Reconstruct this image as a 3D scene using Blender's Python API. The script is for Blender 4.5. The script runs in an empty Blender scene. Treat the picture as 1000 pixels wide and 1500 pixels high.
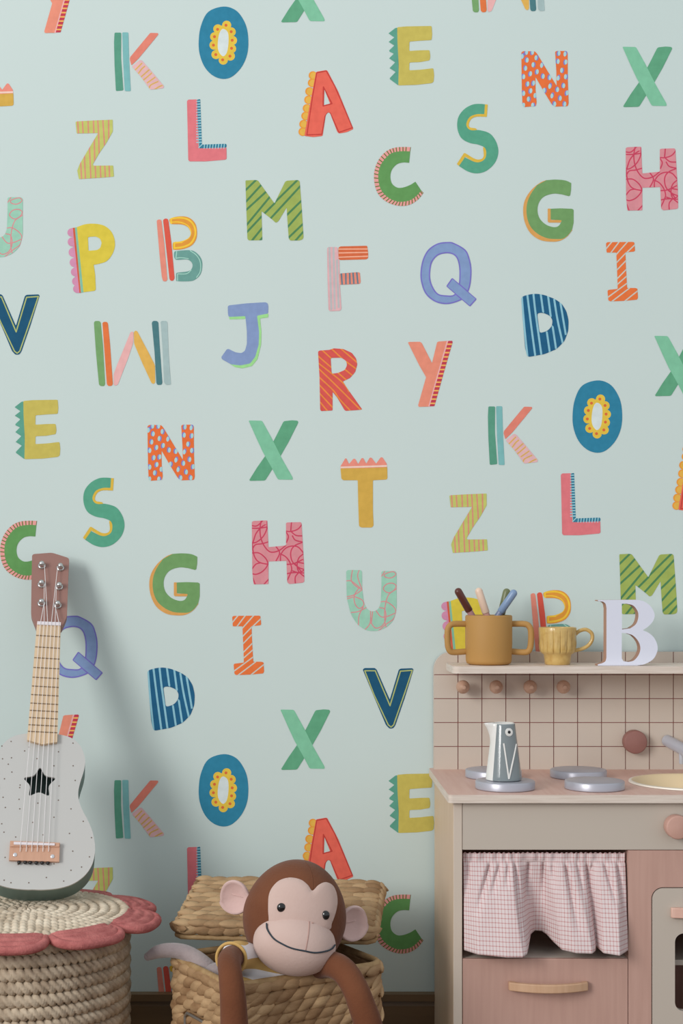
import bpy, bmesh, math, random
import numpy as np
from mathutils import Vector, Matrix
from mathutils.geometry import delaunay_2d_cdt

random.seed(7)
PI = math.pi
scene = bpy.context.scene
COL = scene.collection

# ------------------------------------------------------------------ camera
D = 2.2                       # camera distance to the papered wall
CX, CZ = -0.07, 0.745         # camera position along and above the floor
cam_d = bpy.data.cameras.new('camera')
cam_d.sensor_fit = 'VERTICAL'
cam_d.sensor_height = 36
cam_d.lens = 2200 / 1500 * 36
cam_d.shift_x = 70 / 1500
cam_d.shift_y = 105 / 1500
cam = bpy.data.objects.new('camera', cam_d)
cam.location = (CX, -D, CZ)
cam.rotation_euler = (PI / 2, 0, 0)
COL.objects.link(cam)
scene.camera = cam

# ------------------------------------------------------------------ light
scene.view_settings.view_transform = 'Standard'
scene.view_settings.look = 'None'
scene.view_settings.gamma = 1
scene.view_settings.use_curve_mapping = False
scene.view_settings.exposure = 0.07
world = bpy.data.worlds.new('room_light')
scene.world = world
world.use_nodes = True
bg = world.node_tree.nodes['Background']
bg.inputs[0].default_value = (0.905, 0.96, 1.0, 1)
bg.inputs[1].default_value = 0.68
ld = bpy.data.lights.new('window_left_offscreen', 'AREA')
ld.shape = 'RECTANGLE'
ld.size, ld.size_y = 1.6, 2.2        # height, width of the window
ld.energy = 150
ld.color = (1.0, 0.975, 0.94)
lo = bpy.data.objects.new('window_left_offscreen', ld)
lo.location = (-2.6, -3.3, 1.85)
lo.rotation_euler = (0, -PI / 2, 0)       # upright in the left wall, facing into the room
COL.objects.link(lo)


# ------------------------------------------------------------------ helpers
def lin(c):
    return tuple(((v / 255) / 12.92 if v / 255 <= 0.04045 else ((v / 255 + 0.055) / 1.055) ** 2.4) for v in c)


def at(px, py, Y):
    """point of the place seen at a photograph pixel, at depth Y in front of the wall"""
    s = (D + Y) / D
    return Vector((CX + (px - 430) / 1000 * s, Y, CZ + (855 - py) / 1000 * s))


MATS = {}


def mat(name, c, rough=0.6, c2=None, nscale=40, stretch=(1, 1, 1), bump=0.0, bscale=None, metal=0.0, spec=0.5,
        coat=0.0, lo=0.35, hi=0.65, sheen=0.0, bdist=0.002):
    if name in MATS:
        return MATS[name]
    m = bpy.data.materials.new(name)
    m.use_nodes = True
    nt = m.node_tree
    b = nt.nodes['Principled BSDF']
    b.inputs['Base Color'].default_value = (*lin(c), 1)
    b.inputs['Roughness'].default_value = rough
    b.inputs['Metallic'].default_value = metal
    b.inputs['Specular IOR Level'].default_value = spec
    b.inputs['Coat Weight'].default_value = coat
    b.inputs['Coat Roughness'].default_value = 0.08
    if sheen:
        b.inputs['Sheen Weight'].default_value = sheen
        b.inputs['Sheen Roughness'].default_value = 0.5
    if c2 or bump:
        tc = nt.nodes.new('ShaderNodeTexCoord')
        mp = nt.nodes.new('ShaderNodeMapping')
        mp.inputs['Scale'].default_value = stretch
        nt.links.new(tc.outputs['Object'], mp.inputs['Vector'])
        nz = nt.nodes.new('ShaderNodeTexNoise')
        nz.inputs['Scale'].default_value = nscale
        nz.inputs['Detail'].default_value = 4
        nt.links.new(mp.outputs[0], nz.inputs['Vector'])
        if c2:
            r = nt.nodes.new('ShaderNodeValToRGB')
            r.color_ramp.elements[0].position = lo
            r.color_ramp.elements[1].position = hi
            r.color_ramp.elements[0].color = (*lin(c), 1)
            r.color_ramp.elements[1].color = (*lin(c2), 1)
            nt.links.new(nz.outputs['Fac'], r.inputs['Fac'])
            nt.links.new(r.outputs[0], b.inputs['Base Color'])
        if bump:
            nb = nz
            if bscale:
                nb = nt.nodes.new('ShaderNodeTexNoise')
                nb.inputs['Scale'].default_value = bscale
                nb.inputs['Detail'].default_value = 3
                nt.links.new(mp.outputs[0], nb.inputs['Vector'])
            bp = nt.nodes.new('ShaderNodeBump')
            bp.inputs['Strength'].default_value = bump
            bp.inputs['Distance'].default_value = bdist
            nt.links.new(nb.outputs['Fac'], bp.inputs['Height'])
            nt.links.new(bp.outputs[0], b.inputs['Normal'])
    MATS[name] = m
    return m


def mk(name, verts, faces, mats, parent=None, fm=None, smooth=35, kind=None):
    me = bpy.data.meshes.new(name)
    me.from_pydata([tuple(v) for v in verts], [], faces)
    if not isinstance(mats, (list, tuple)):
        mats = [mats]
    for m in mats:
        me.materials.append(m)
    if fm is not None:
        me.polygons.foreach_set('material_index', fm)
    me.update()
    if smooth:
        me.polygons.foreach_set('use_smooth', [True] * len(me.polygons))
        if smooth < 180:
            me.set_sharp_from_angle(angle=math.radians(smooth))
    o = bpy.data.objects.new(name, me)
    COL.objects.link(o)
    if parent:
        o.parent = parent
    if kind:
        o['kind'] = kind
    return o


def inst(src, parent=None, M=None, name=None):
    o = src.copy()
    COL.objects.link(o)
    o.parent = parent
    if M is not None:
        o.matrix_local = M
    return o


def empty(name, loc, label, cat, group=None):
    o = bpy.data.objects.new(name, None)
    o.empty_display_size = 0.05
    o.location = loc
    COL.objects.link(o)
    return tag(o, label, cat, group)


def tag(o, label, cat, group=None):
    o['label'] = label
    o['category'] = cat
    if group:
        o['group'] = group
    return o


def xf(verts, M):
    return [M @ Vector(v) for v in verts]


RX = Matrix.Rotation(PI / 2, 4, 'X')       # drawing plane (x, y, depth) -> standing up, depth towards the room


def tones(o, tn):
    a = o.data.attributes.new('tone', 'FLOAT', 'FACE')
    a.data.foreach_set('value', tn)


def joined(parts):
    V, F, FM = [], [], []
    for p in parts:
        v, f = p[0], p[1]
        k = p[2] if len(p) > 2 else 0
        n = len(V)
        V += list(v)
        F += [tuple(i + n for i in q) for q in f]
        FM += [k] * len(f)
    return V, F, FM


def box(x0, x1, y0, y1, z0, z1):
    v = [(x0, y0, z0), (x1, y0, z0), (x1, y1, z0), (x0, y1, z0), (x0, y0, z1), (x1, y0, z1), (x1, y1, z1), (x0, y1, z1)]
    f = [(0, 3, 2, 1), (4, 5, 6, 7), (0, 1, 5, 4), (1, 2, 6, 5), (2, 3, 7, 6), (3, 0, 4, 7)]
    return v, f


def bevel(o, w=0.001, seg=2, ang=35):
    m = o.modifiers.new('edge_round', 'BEVEL')
    m.width = w
    m.segments = seg
    m.limit_method = 'ANGLE'
    m.angle_limit = math.radians(ang)
    m.harden_normals = False
    return o


def lathe(prof, n=48, rmod=None):
    V, F = [], []
    m = len(prof)
    for i in range(n):
        a = 2 * PI * i / n
        for j, (r, z) in enumerate(prof):
            rr = r + (rmod(a, r, z, j) if rmod else 0)
            V.append((rr * math.cos(a), rr * math.sin(a), z))
    for i in range(n):
        k = (i + 1) % n
        for j in range(m - 1):
            F.append((i * m + j, k * m + j, k * m + j + 1, i * m + j + 1))
    return V, F


def tube(path, radii, n=12, caps=True, flat=1.0, up=None, closed=False):
    P = [Vector(p) for p in path]
    if not isinstance(radii, (list, tuple)):
        radii = [radii] * len(P)
    V, F = [], []
    L = len(P)
    ref = None
    for i, p in enumerate(P):
        if closed:
            t = (P[(i + 1) % L] - P[i - 1]).normalized()
        else:
            t = (P[min(i + 1, L - 1)] - P[max(i - 1, 0)]).normalized()
        if ref is None:
            ref = Vector(up) if up else (Vector((0, 0, 1)) if abs(t.z) < 0.9 else Vector((1, 0, 0)))
        a = (ref - t * ref.dot(t)).normalized()
        b = t.cross(a)
        ref = a
        for k in range(n):
            g = 2 * PI * k / n
            V.append(p + (a * math.cos(g) * flat + b * math.sin(g)) * radii[i])
    m = L if closed else L - 1
    for i in range(m):
        i2 = (i + 1) % L
        for k in range(n):
            k2 = (k + 1) % n
            F.append((i * n + k, i * n + k2, i2 * n + k2, i2 * n + k))
    if caps and not closed:
        F.append(tuple(range(n - 1, -1, -1)))
        F.append(tuple((L - 1) * n + k for k in range(n)))
    return V, F


def ball(c, r, nu=24, nv=16, M=None):
    V, F = [], []
    r = Vector((r, r, r)) if isinstance(r, (int, float)) else Vector(r)
    for j in range(nv + 1):
        th = PI * j / nv
        for i in range(nu):
            a = 2 * PI * i / nu
            p = Vector((r.x * math.sin(th) * math.cos(a), r.y * math.sin(th) * math.sin(a), r.z * math.cos(th)))
            if M:
                p = M @ p
            V.append(p + Vector(c))
    for j in range(nv):
        for i in range(nu):
            k = (i + 1) % nu
            F.append((j * nu + i, (j + 1) * nu + i, (j + 1) * nu + k, j * nu + k))
    return V, F


def cat(pts, n=8, closed=True):
    """Catmull-Rom through points"""
    out = []
    L = len(pts)
    rng = L if closed else L - 1
    for i in range(rng):
        if closed:
            p0, p1, p2, p3 = pts[i - 1], pts[i], pts[(i + 1) % L], pts[(i + 2) % L]
        else:
            p1, p2 = pts[i], pts[i + 1]
            p0 = pts[i - 1] if i > 0 else tuple(2 * a - b for a, b in zip(p1, p2))
            p3 = pts[i + 2] if i + 2 < L else tuple(2 * a - b for a, b in zip(p2, p1))
        for k in range(n):
            t = k / n
            out.append(tuple(0.5 * (2 * b + (c - a) * t + (2 * a - 5 * b + 4 * c - d) * t * t + (3 * b - a - 3 * c + d) * t ** 3)
                             for a, b, c, d in zip(p0, p1, p2, p3)))
    if not closed:
        out.append(tuple(pts[-1]))
    return out


def rp(pts, r, n=4):
    """polygon with rounded corners"""
    out = []
    L = len(pts)
    for i in range(L):
        p = Vector(pts[i][:2])
        a = Vector(pts[i - 1][:2]) - p
        b = Vector(pts[(i + 1) % L][:2]) - p
        la, lb = a.length, b.length
        q = min(r, la * 0.45, lb * 0.45)
        A, B = p + a / la * q, p + b / lb * q
        for k in range(n + 1):
            t = k / n
            out.append(tuple(A * (1 - t) ** 2 + p * 2 * t * (1 - t) + B * t * t))
    return out


def rrect(x0, x1, y0, y1, r, n=6):
    out = []
    for cx, cy, a0 in ((x1 - r, y1 - r, 0), (x0 + r, y1 - r, 90), (x0 + r, y0 + r, 180), (x1 - r, y0 + r, 270)):
        for k in range(n + 1):
            a = math.radians(a0 + 90 * k / n)
            out.append((cx + r * math.cos(a), cy + r * math.sin(a)))
    return out


def circle(x, y, r, n=20, ry=None, rot=0):
    ry = ry or r
    out = []
    for k in range(n):
        a = 2 * PI * k / n
        u, v = r * math.cos(a), ry * math.sin(a)
        out.append((x + u * math.cos(rot) - v * math.sin(rot), y + u * math.sin(rot) + v * math.cos(rot)))
    return out


def stroke_poly(pts, w):
    P = [Vector(p) for p in pts]
    l, r = [], []
    for i, p in enumerate(P):
        t = (P[min(i + 1, len(P) - 1)] - P[max(i - 1, 0)]).normalized()
        nrm = Vector((-t.y, t.x)) * w / 2
        l.append(tuple(p + nrm))
        r.append(tuple(p - nrm))
    return l + r[::-1]


def pip(P, poly):
    x, y = P[:, 0], P[:, 1]
    inside = np.zeros(len(P), bool)
    q = np.array(poly)
    for (x0, y0), (x1, y1) in zip(q, np.roll(q, -1, 0)):
        if y0 == y1:
            continue
        c = ((y0 > y) != (y1 > y)) & (x < (x1 - x0) * (y - y0) / (y1 - y0) + x0)
        inside ^= c
    return inside


def near_line(P, pts, w):
    d2 = np.full(len(P), 1e18)
    q = np.array(pts, float)
    for a, b in zip(q[:-1], q[1:]):
        ab = b - a
        t = np.clip(((P - a) @ ab) / max(ab @ ab, 1e-12), 0, 1)
        e = P - (a + t[:, None] * ab)
        d2 = np.minimum(d2, (e ** 2).sum(1))
    return d2 < (w / 2 * 1.002) ** 2


def cdt(loops, eps=1e-5, extra=()):
    V, E = [], []
    for l in loops:
        n = len(V)
        V += [Vector(p) for p in l]
        E += [(n + i, n + (i + 1) % len(l)) for i in range(len(l))]
    V += [Vector(p) for p in extra]
    r = delaunay_2d_cdt(V, E, [], 0, eps)
    return [tuple(v) for v in r[0]], [tuple(f) for f in r[2]]


def ext_poly(outline, holes, z0, z1, cap0=True, cap1=True):
    """flat board with holes, thickness from z0 to z1; returns verts, faces, and side flag per face"""
    V2, T = cdt([outline] + list(holes), 1e-7)
    C = np.array([np.mean([V2[i] for i in t], 0) for t in T])
    ok = pip(C, outline)
    for h in holes:
        ok &= ~pip(C, h)
    V, F, S = [], [], []
    n = len(V2)
    V += [(x, y, z1) for x, y in V2] + [(x, y, z0) for x, y in V2]
    for t, o in zip(T, ok):
        if not o:
            continue
        a = [Vector(V2[i]) for i in t]
        ccw = (a[1] - a[0]).cross(a[2] - a[0]) > 0
        t = t if ccw else t[::-1]
        if cap1:
            F.append(tuple(t))
            S.append(0)
        if cap0:
            F.append(tuple(i + n for i in t[::-1]))
            S.append(2)
    for k, l in enumerate([outline] + list(holes)):
        ar = sum(p[0] * q[1] - q[0] * p[1] for p, q in zip(l, l[1:] + l[:1]))
        l = list(l)
        if (ar > 0) != (k == 0):
            l = l[::-1]
        m = len(V)
        L = len(l)
        V += [(x, y, z0) for x, y in l] + [(x, y, z1) for x, y in l]
        for i in range(L):
            j = (i + 1) % L
            F.append((m + i, m + j, m + L + j, m + L + i))
            S.append(1)
    return V, F, S


# ------------------------------------------------------------------ the setting
M_WALL = mat('wallpaper_mint', (204, 218, 215), 0.85, (201, 216, 213), 1.6, spec=0.25)
wall = mk('wall_back', *box(-2.6, 2.6, 0.0, 0.1, 0.0, 2.5), M_WALL, smooth=0)
wall['kind'] = 'structure'
fl = mk('floor', *box(-2.6, 2.6, -3.2, 0.0, -0.05, 0.0),
        mat('floor_wood', (96, 70, 50), 0.5, (120, 90, 64), 6, (1, 12, 1)), smooth=0)
fl['kind'] = 'structure'
prof = [(0, 0), (-0.013, 0), (-0.013, 0.130), (-0.011, 0.134), (-0.010, 0.1372), (0, 0.1372)]
V = [(x, y, z) for x in (-2.6, 2.6) for y, z in prof]
n = len(prof)
F = [(i, i + 1, n + i + 1, n + i) for i in range(n - 1)] + [tuple(range(n))[::-1], tuple(range(n, 2 * n))]
bb = mk('baseboard_back', V, F, mat('baseboard_brown', (102, 78, 50), 0.45, (112, 87, 57), 5, (1, 8, 8)), smooth=0)
bb['kind'] = 'structure'
tr = mk('trim_1', *box(-2.6, 2.6, -0.016, 0.0, 0.1375, 0.1475), MATS['baseboard_brown'], smooth=0)
tr['kind'] = 'structure'

# ---- printed letters of the wallpaper, drawn in 1/8 photograph pixels
INK = {}


def ink(c):
    k = 'ink_%02x%02x%02x' % c
    if k not in INK:
        c2 = tuple(min(255, int(v * 1.03 + 3)) for v in c)
        INK[k] = mat(k, c, 0.85, c2, 90, spec=0.25)
    return INK[k]


def P(c, pts, r=14):
    return ('p', c, rp(pts, r, 3))


def S(c, pts):
    return ('p', c, cat(pts, 5))


def Ci(c, x, y, r, n=16, ry=None, rot=0):
    return ('p', c, circle(x, y, r, n, ry, rot))


def Ln(c, w, *lines):
    out = []
    for l in lines:
        q = cat(l, 5, False) if len(l) > 2 else l
        out.append(('l', c, q, w))
    return out


def Lc(c, w, pts):
    q = cat(pts, 4)
    return [('l', c, q + [q[0], q[1]], w)]


def Lp(c, w, pts):
    q = list(pts) + [pts[0]]
    return [('l', c, [a, b], w) for a, b in zip(q[:-1], q[1:])] + [('p+', c, circle(a[0], a[1], w / 2, 8)) for a in pts]


L = {}
L['K'] = ((140, 25), 'letter K of green and teal bars with coral arm', [
    P((88, 152, 128), [(222, 183), (300, 183), (298, 480), (325, 860), (238, 868), (222, 560), (216, 300)]),
    P((122, 180, 180), [(312, 180), (384, 180), (392, 500), (412, 870), (342, 868), (322, 520)]),
    P((222, 178, 180), [(425, 580), (520, 503), (545, 510), (650, 630), (802, 810), (795, 835), (640, 852), (530, 700)]),
    *Ln((214, 170, 95), 16, [(545, 540), (455, 630)], [(580, 575), (540, 610), (500, 665)], [(625, 620), (570, 670), (535, 700)],
        [(655, 660), (560, 740)], [(700, 705), (600, 775)], [(735, 755), (650, 795), (630, 825)], [(775, 803), (730, 825), (690, 850)]),
    P((222, 130, 112), [(640, 186), (730, 188), (735, 205), (600, 370), (500, 490), (420, 567), (400, 495), (405, 470), (520, 330)], 10)])
fl_c = [(535, 297), (432, 340), (395, 432), (387, 530), (410, 640), (495, 705), (578, 658), (592, 572), (603, 475), (588, 375)]
fl_d = [(527, 297), (429, 345), (392, 431), (380, 530), (408, 641), (488, 702), (574, 659), (592, 567), (600, 473), (588, 373)]
L['O'] = ((265, 0), 'blue letter O with a yellow flower ring', [
    S((46, 127, 158), [(495, 78), (640, 120), (735, 240), (782, 390), (782, 600), (720, 770), (610, 890), (500, 926), (380, 890), (280, 790),
                       (220, 640), (208, 480), (235, 300), (320, 140)]),
    Ci((224, 190, 70), 495, 500, 100, 24, 205, 0.03)] +
    [Ci((224, 190, 70), x, y, 54) for x, y in fl_c] + [Ci((214, 105, 60), x, y, 18, 8) for x, y in fl_d] + [
    S((209, 220, 220), [(500, 340), (545, 375), (558, 450), (550, 560), (530, 630), (490, 660), (445, 610), (430, 540), (440, 430), (465, 360)])])
L['E'] = ((540, 20), 'mustard letter E with green zigzag spine', [
    P((92, 158, 138), [(330, 165), (310, 170), (230, 232), (298, 280), (232, 332), (298, 374), (240, 430), (240, 445), (292, 470), (238, 525),
                       (308, 572), (242, 640), (314, 684), (246, 755), (246, 768), (340, 838), (352, 838), (345, 500)], 5),
    P((196, 181, 90), [(332, 160), (440, 150), (735, 145), (742, 240), (735, 310), (600, 318), (475, 328), (473, 438), (600, 430), (710, 428),
                       (720, 500), (712, 548), (600, 568), (475, 573), (473, 665), (600, 658), (755, 640), (765, 720), (758, 800), (735, 815),
                       (560, 835), (345, 842), (350, 600), (335, 330)])])
dots = [(285, 175), (355, 175), (238, 220), (292, 265), (400, 238), (365, 320), (275, 360), (465, 325), (332, 425), (410, 402), (480, 455),
        (252, 460), (558, 470), (300, 545), (368, 535), (335, 625), (252, 655), (310, 722), (388, 680), (250, 795), (360, 795), (560, 570),
        (495, 620), (585, 682), (648, 610), (680, 712), (615, 780), (733, 780), (720, 565), (760, 650), (658, 475), (745, 460), (700, 385),
        (745, 288), (655, 280), (665, 185), (738, 192)]
rnd = random.Random(3)
nd = []
for x, y in dots:
    a = rnd.choice([0.2, 2.9, -0.9, 3.6])
    nd.append(('l+', (122, 124, 198), circle(x + 9 * math.cos(a), y + 9 * math.sin(a), 19, 10, 33, 0.15)))
    nd.append(('l+', (168, 208, 212), circle(x - 3 * math.cos(a), y - 3 * math.sin(a), 17, 10, 30, 0.1)))
L['N'] = ((735, 55), 'orange letter N with pale blue dots', [
    P((228, 111, 57), [(226, 172), (250, 160), (385, 162), (410, 190), (640, 570), (636, 400), (622, 168), (640, 158), (755, 158), (768, 180),
                       (770, 500), (780, 770), (770, 805), (615, 810), (580, 780), (500, 650), (390, 460), (392, 620), (405, 760), (395, 805),
                       (260, 815), (240, 800), (232, 600)])] + nd)
xs = [P((95, 162, 126), [(650, 135), (740, 125), (805, 130), (815, 150), (700, 380), (600, 555), (430, 825), (410, 832), (250, 835), (240, 825),
                         (330, 680), (450, 510), (560, 300), (635, 150)]),
      P((126, 191, 157), [(232, 130), (250, 128), (380, 130), (395, 140), (500, 330), (620, 570), (745, 790), (750, 815), (740, 822), (585, 820),
                          (570, 810), (480, 640), (400, 500), (330, 350)], 8)]
L['X'] = ((335, 600), 'green letter X of two crossed strips', xs)
L['X2'] = ((381.6, 1023.4), 'green letter X of two crossed strips', xs)
sc = [(345, 165), (335, 252), (305, 352), (293, 450), (275, 550), (258, 640), (235, 735), (225, 825)]
L['A'] = ((415, 90), 'red letter A with amber scalloped edge', [Ci((230, 152, 58), x, y, 50) for x, y in sc] +
          [Ci((226, 176, 76), x + 8, y + 2, 40) for x, y in sc] + [
    P((228, 102, 86), [(382, 122), (500, 102), (515, 110), (640, 350), (815, 780), (815, 795), (740, 830), (650, 845), (630, 825), (545, 605),
                       (520, 598), (495, 630), (458, 875), (350, 887), (250, 875), (248, 855), (310, 500)], 16),
    *Lp((192, 64, 58), 13, [(390, 135), (502, 112), (600, 290), (700, 520), (808, 778), (650, 832), (548, 606), (515, 606), (488, 640),
                            (450, 855), (275, 862), (340, 420)]),
    *Lp((192, 64, 58), 15, [(468, 300), (568, 495), (465, 523)]),
    P(None, [(480, 330), (546, 494), (474, 513)], 4)])
L['S'] = ((635, 140), 'green letter S with mustard inner edge', [
    *Ln((216, 180, 70), 34, [(615, 105), (606, 235)], [(622, 233), (500, 231), (430, 262), (394, 330), (412, 385), (490, 402)]),
    *Ln((216, 180, 70), 36, [(285, 812), (368, 686)], [(358, 690), (480, 760), (560, 762), (602, 715), (596, 615)]),
    P((86, 160, 132), cat([(592, 218), (500, 220), (420, 255), (382, 330), (400, 385), (450, 408), (530, 405), (640, 435), (700, 490),
                           (745, 580), (755, 680), (715, 790), (620, 880), (510, 912), (400, 890), (295, 825)], 4, False) +
      cat([(365, 725), (470, 775), (540, 780), (600, 740), (615, 670), (595, 610), (520, 575), (420, 555), (330, 505),
           (285, 420), (275, 320), (300, 230), (370, 150), (460, 105), (540, 98), (600, 103)], 4, False), 2)])
L['L'] = ((240, 130), 'coral pink letter L with teal striped edge', [
    P((221, 119, 126), [(270, 145), (285, 128), (388, 125), (405, 690), (430, 695), (732, 688), (735, 820), (720, 832), (490, 852), (300, 852),
                        (285, 835), (278, 480)]),
    P((52, 122, 146), [(390, 128), (425, 122), (432, 300), (445, 655), (725, 645), (735, 660), (730, 690), (415, 700), (398, 400)], 8),
    *Ln((160, 205, 216), 12, *[[(380, y), (450, y - 3)] for y in range(150, 650, 32)]),
    *Ln((160, 205, 216), 10, *[[(x, 640), (x - 8, 705)] for x in range(478, 730, 33)], [(405, 695), (450, 650)])])
L['Z'] = ((75, 155), 'olive letter Z with pink stripes', [
    P((190, 194, 106), [(285, 190), (300, 183), (500, 172), (720, 163), (722, 300), (650, 430), (560, 560), (485, 690), (500, 702), (725, 700),
                        (735, 830), (600, 842), (325, 860), (305, 760), (335, 680), (460, 470), (550, 320), (300, 325)], 8),
    *Ln((212, 142, 120), 17, [(310, 180), (320, 330)], [(365, 175), (375, 330)], [(432, 170), (437, 330)], [(495, 170), (500, 330)],
        [(545, 165), (555, 320), (562, 560)], [(605, 160), (625, 470)], [(672, 160), (675, 400)], [(505, 380), (510, 660)],
        [(448, 470), (465, 860)], [(388, 570), (402, 870)], [(345, 660), (358, 870)], [(515, 695), (523, 860)], [(575, 695), (582, 860)],
        [(627, 690), (635, 850)], [(678, 690), (685, 850)])])
L['M'] = ((340, 245), 'olive green letter M with dark diagonal stripes', [
    P((156, 173, 89), [(155, 155), (270, 150), (300, 155), (495, 425), (620, 170), (640, 158), (770, 150), (790, 165), (815, 500), (835, 820),
                       (825, 845), (790, 858), (680, 860), (662, 835), (645, 600), (638, 470), (540, 635), (510, 652), (470, 615), (343, 515),
                       (352, 855), (195, 858), (178, 840), (168, 560)], 12),
    *Ln((78, 130, 86), 24, [(300, 130), (140, 285)], [(350, 198), (140, 427)], [(410, 275), (140, 523)], [(450, 337), (155, 694)],
        [(360, 560), (150, 785)], [(365, 695), (215, 880)], [(370, 805), (310, 880)], [(500, 420), (370, 550)], [(785, 130), (500, 410)],
        [(815, 203), (430, 622)], [(830, 375), (625, 575)], [(835, 487), (630, 724)], [(850, 645), (645, 840)], [(850, 737), (725, 878)])])
co = cat([(652, 165), (560, 163), (460, 172), (370, 210), (290, 290), (240, 390), (220, 500), (235, 630), (280, 730), (360, 800), (450, 840),
          (550, 855), (650, 835), (740, 775), (800, 700)], 5, False)
ci = cat([(645, 215), (560, 212), (470, 222), (400, 252), (330, 325), (285, 410), (270, 510), (285, 620), (330, 705), (400, 765), (480, 800),
          (560, 805), (650, 785), (720, 735), (775, 675)], 5, False)
ct = [0] + [k for k in range(3, 70, 2)] + [70]
L['C'] = ((520, 195), 'green letter C with pink and olive ticked rim', [
    ('p', (227, 156, 151), co + ci[::-1]),
    *[('l', (100, 114, 54), [co[k], ci[k]], 12) for k in ct if k < len(co)],
    ('p', (98, 151, 88), ci + cat([(705, 570), (640, 610), (560, 638), (490, 638), (430, 590), (412, 510), (430, 430), (490, 365), (560, 345),
                                   (632, 348)], 4, False))])
L['G'] = ((740, 245), 'green letter G with ochre shadow edge', [
    P((214, 158, 88), cat([(480, 150), (400, 185), (300, 270), (230, 380), (207, 500), (225, 640), (290, 770), (400, 850), (520, 872),
                           (630, 865), (720, 815), (785, 735)], 4, False) + [(740, 730), (690, 785), (600, 790), (480, 775), (380, 720), (315, 620), (300, 480), (330, 350), (400, 245), (470, 180)], 2),
    P((214, 158, 88), [(495, 485), (530, 485), (535, 618), (665, 618), (645, 650), (505, 648), (495, 635)], 6),
    P((112, 155, 98), cat([(480, 152), (590, 145), (700, 155), (770, 185)], 4, False) + [(768, 260), (758, 330), (742, 340)] +
      cat([(660, 318), (560, 310), (450, 345), (390, 420), (375, 510), (400, 600), (470, 670), (560, 702), (620, 690), (655, 640)], 4, False) +
      [(655, 622), (530, 612), (528, 487), (640, 482), (780, 487), (798, 500)] +
      cat([(798, 650), (770, 750), (690, 830), (600, 842), (480, 830), (370, 775), (290, 690), (250, 570), (252, 430), (300, 310), (370, 210)],
          4, False), 5)])
L['H'] = ((345, 750), 'pink letter H with crimson scribbles', [
    P((213, 139, 147), [(190, 115), (210, 105), (370, 98), (385, 412), (590, 392), (590, 128), (610, 122), (760, 118), (772, 130), (800, 600),
                        (805, 815), (790, 828), (630, 845), (605, 825), (595, 572), (385, 580), (385, 845), (210, 848), (195, 700)], 10),
    *Ln((199, 66, 94), 15, [(185, 160), (240, 165), (280, 140), (320, 95)], [(185, 190), (270, 190), (375, 175)],
        [(300, 100), (285, 200), (295, 300), (330, 390), (390, 460), (450, 470), (520, 445), (590, 390)],
        [(370, 110), (365, 200), (320, 290), (250, 350), (195, 365)], [(205, 350), (240, 250), (300, 180), (345, 150)],
        [(190, 450), (230, 385), (310, 372), (385, 350)], [(195, 350), (200, 430), (225, 530), (280, 590), (390, 615)],
        [(190, 480), (270, 480), (340, 530), (375, 590), (365, 640), (310, 700), (240, 730), (190, 722)],
        [(190, 670), (240, 610), (300, 595)], [(200, 770), (230, 850)], [(325, 855), (390, 785)], [(470, 400), (515, 480), (470, 580)],
        [(525, 580), (530, 500), (580, 430), (650, 400), (730, 410), (795, 480)],
        [(520, 490), (580, 520), (630, 580), (655, 650), (650, 700), (600, 810)],
        [(785, 355), (700, 390), (655, 440), (645, 510), (670, 590), (740, 650), (805, 675)], [(655, 110), (645, 225)],
        [(585, 225), (650, 228), (730, 200), (785, 135)], [(595, 240), (618, 290), (595, 360)], [(790, 280), (710, 275), (655, 235)],
        [(785, 352), (700, 330), (662, 275)], [(800, 485), (740, 540), (720, 620), (740, 700), (810, 760)],
        [(590, 615), (680, 605), (790, 555)], [(590, 725), (680, 710), (800, 715)], [(800, 602), (730, 590)],
        [(665, 690), (740, 710), (805, 680)], [(700, 845), (700, 760), (750, 700)], [(690, 600), (770, 700)])])
L['P'] = ((75, 315), 'yellow letter P with pink scalloped edge', [Ci((207, 141, 173), x, y, r) for x, y, r in (
    (240, 205, 50), (247, 315, 54), (262, 437, 58), (270, 556, 54), (282, 667, 52), (296, 777, 52), (306, 865, 50))] + [
    P((207, 141, 173), [(240, 152), (290, 150), (345, 915), (290, 912)], 2),
    P((206, 94, 64), [(253, 150), (285, 148), (358, 910), (330, 913)], 2),
    P((130, 186, 162), [(277, 149), (305, 142), (382, 905), (348, 911)], 2),
    P((215, 195, 68), [(300, 142)] + cat([(310, 138), (400, 108), (510, 102), (620, 125), (700, 190), (740, 280), (745, 370), (715, 460), (650, 540),
                                          (560, 572), (498, 584)], 4, False) + [(515, 700), (522, 870), (510, 888), (378, 905)], 3),
    P(None, [(430, 262), (450, 256), (520, 252), (570, 275), (592, 325), (575, 385), (540, 410), (455, 418), (437, 418)], 14)])
bo = (223, 151, 60)
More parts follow.
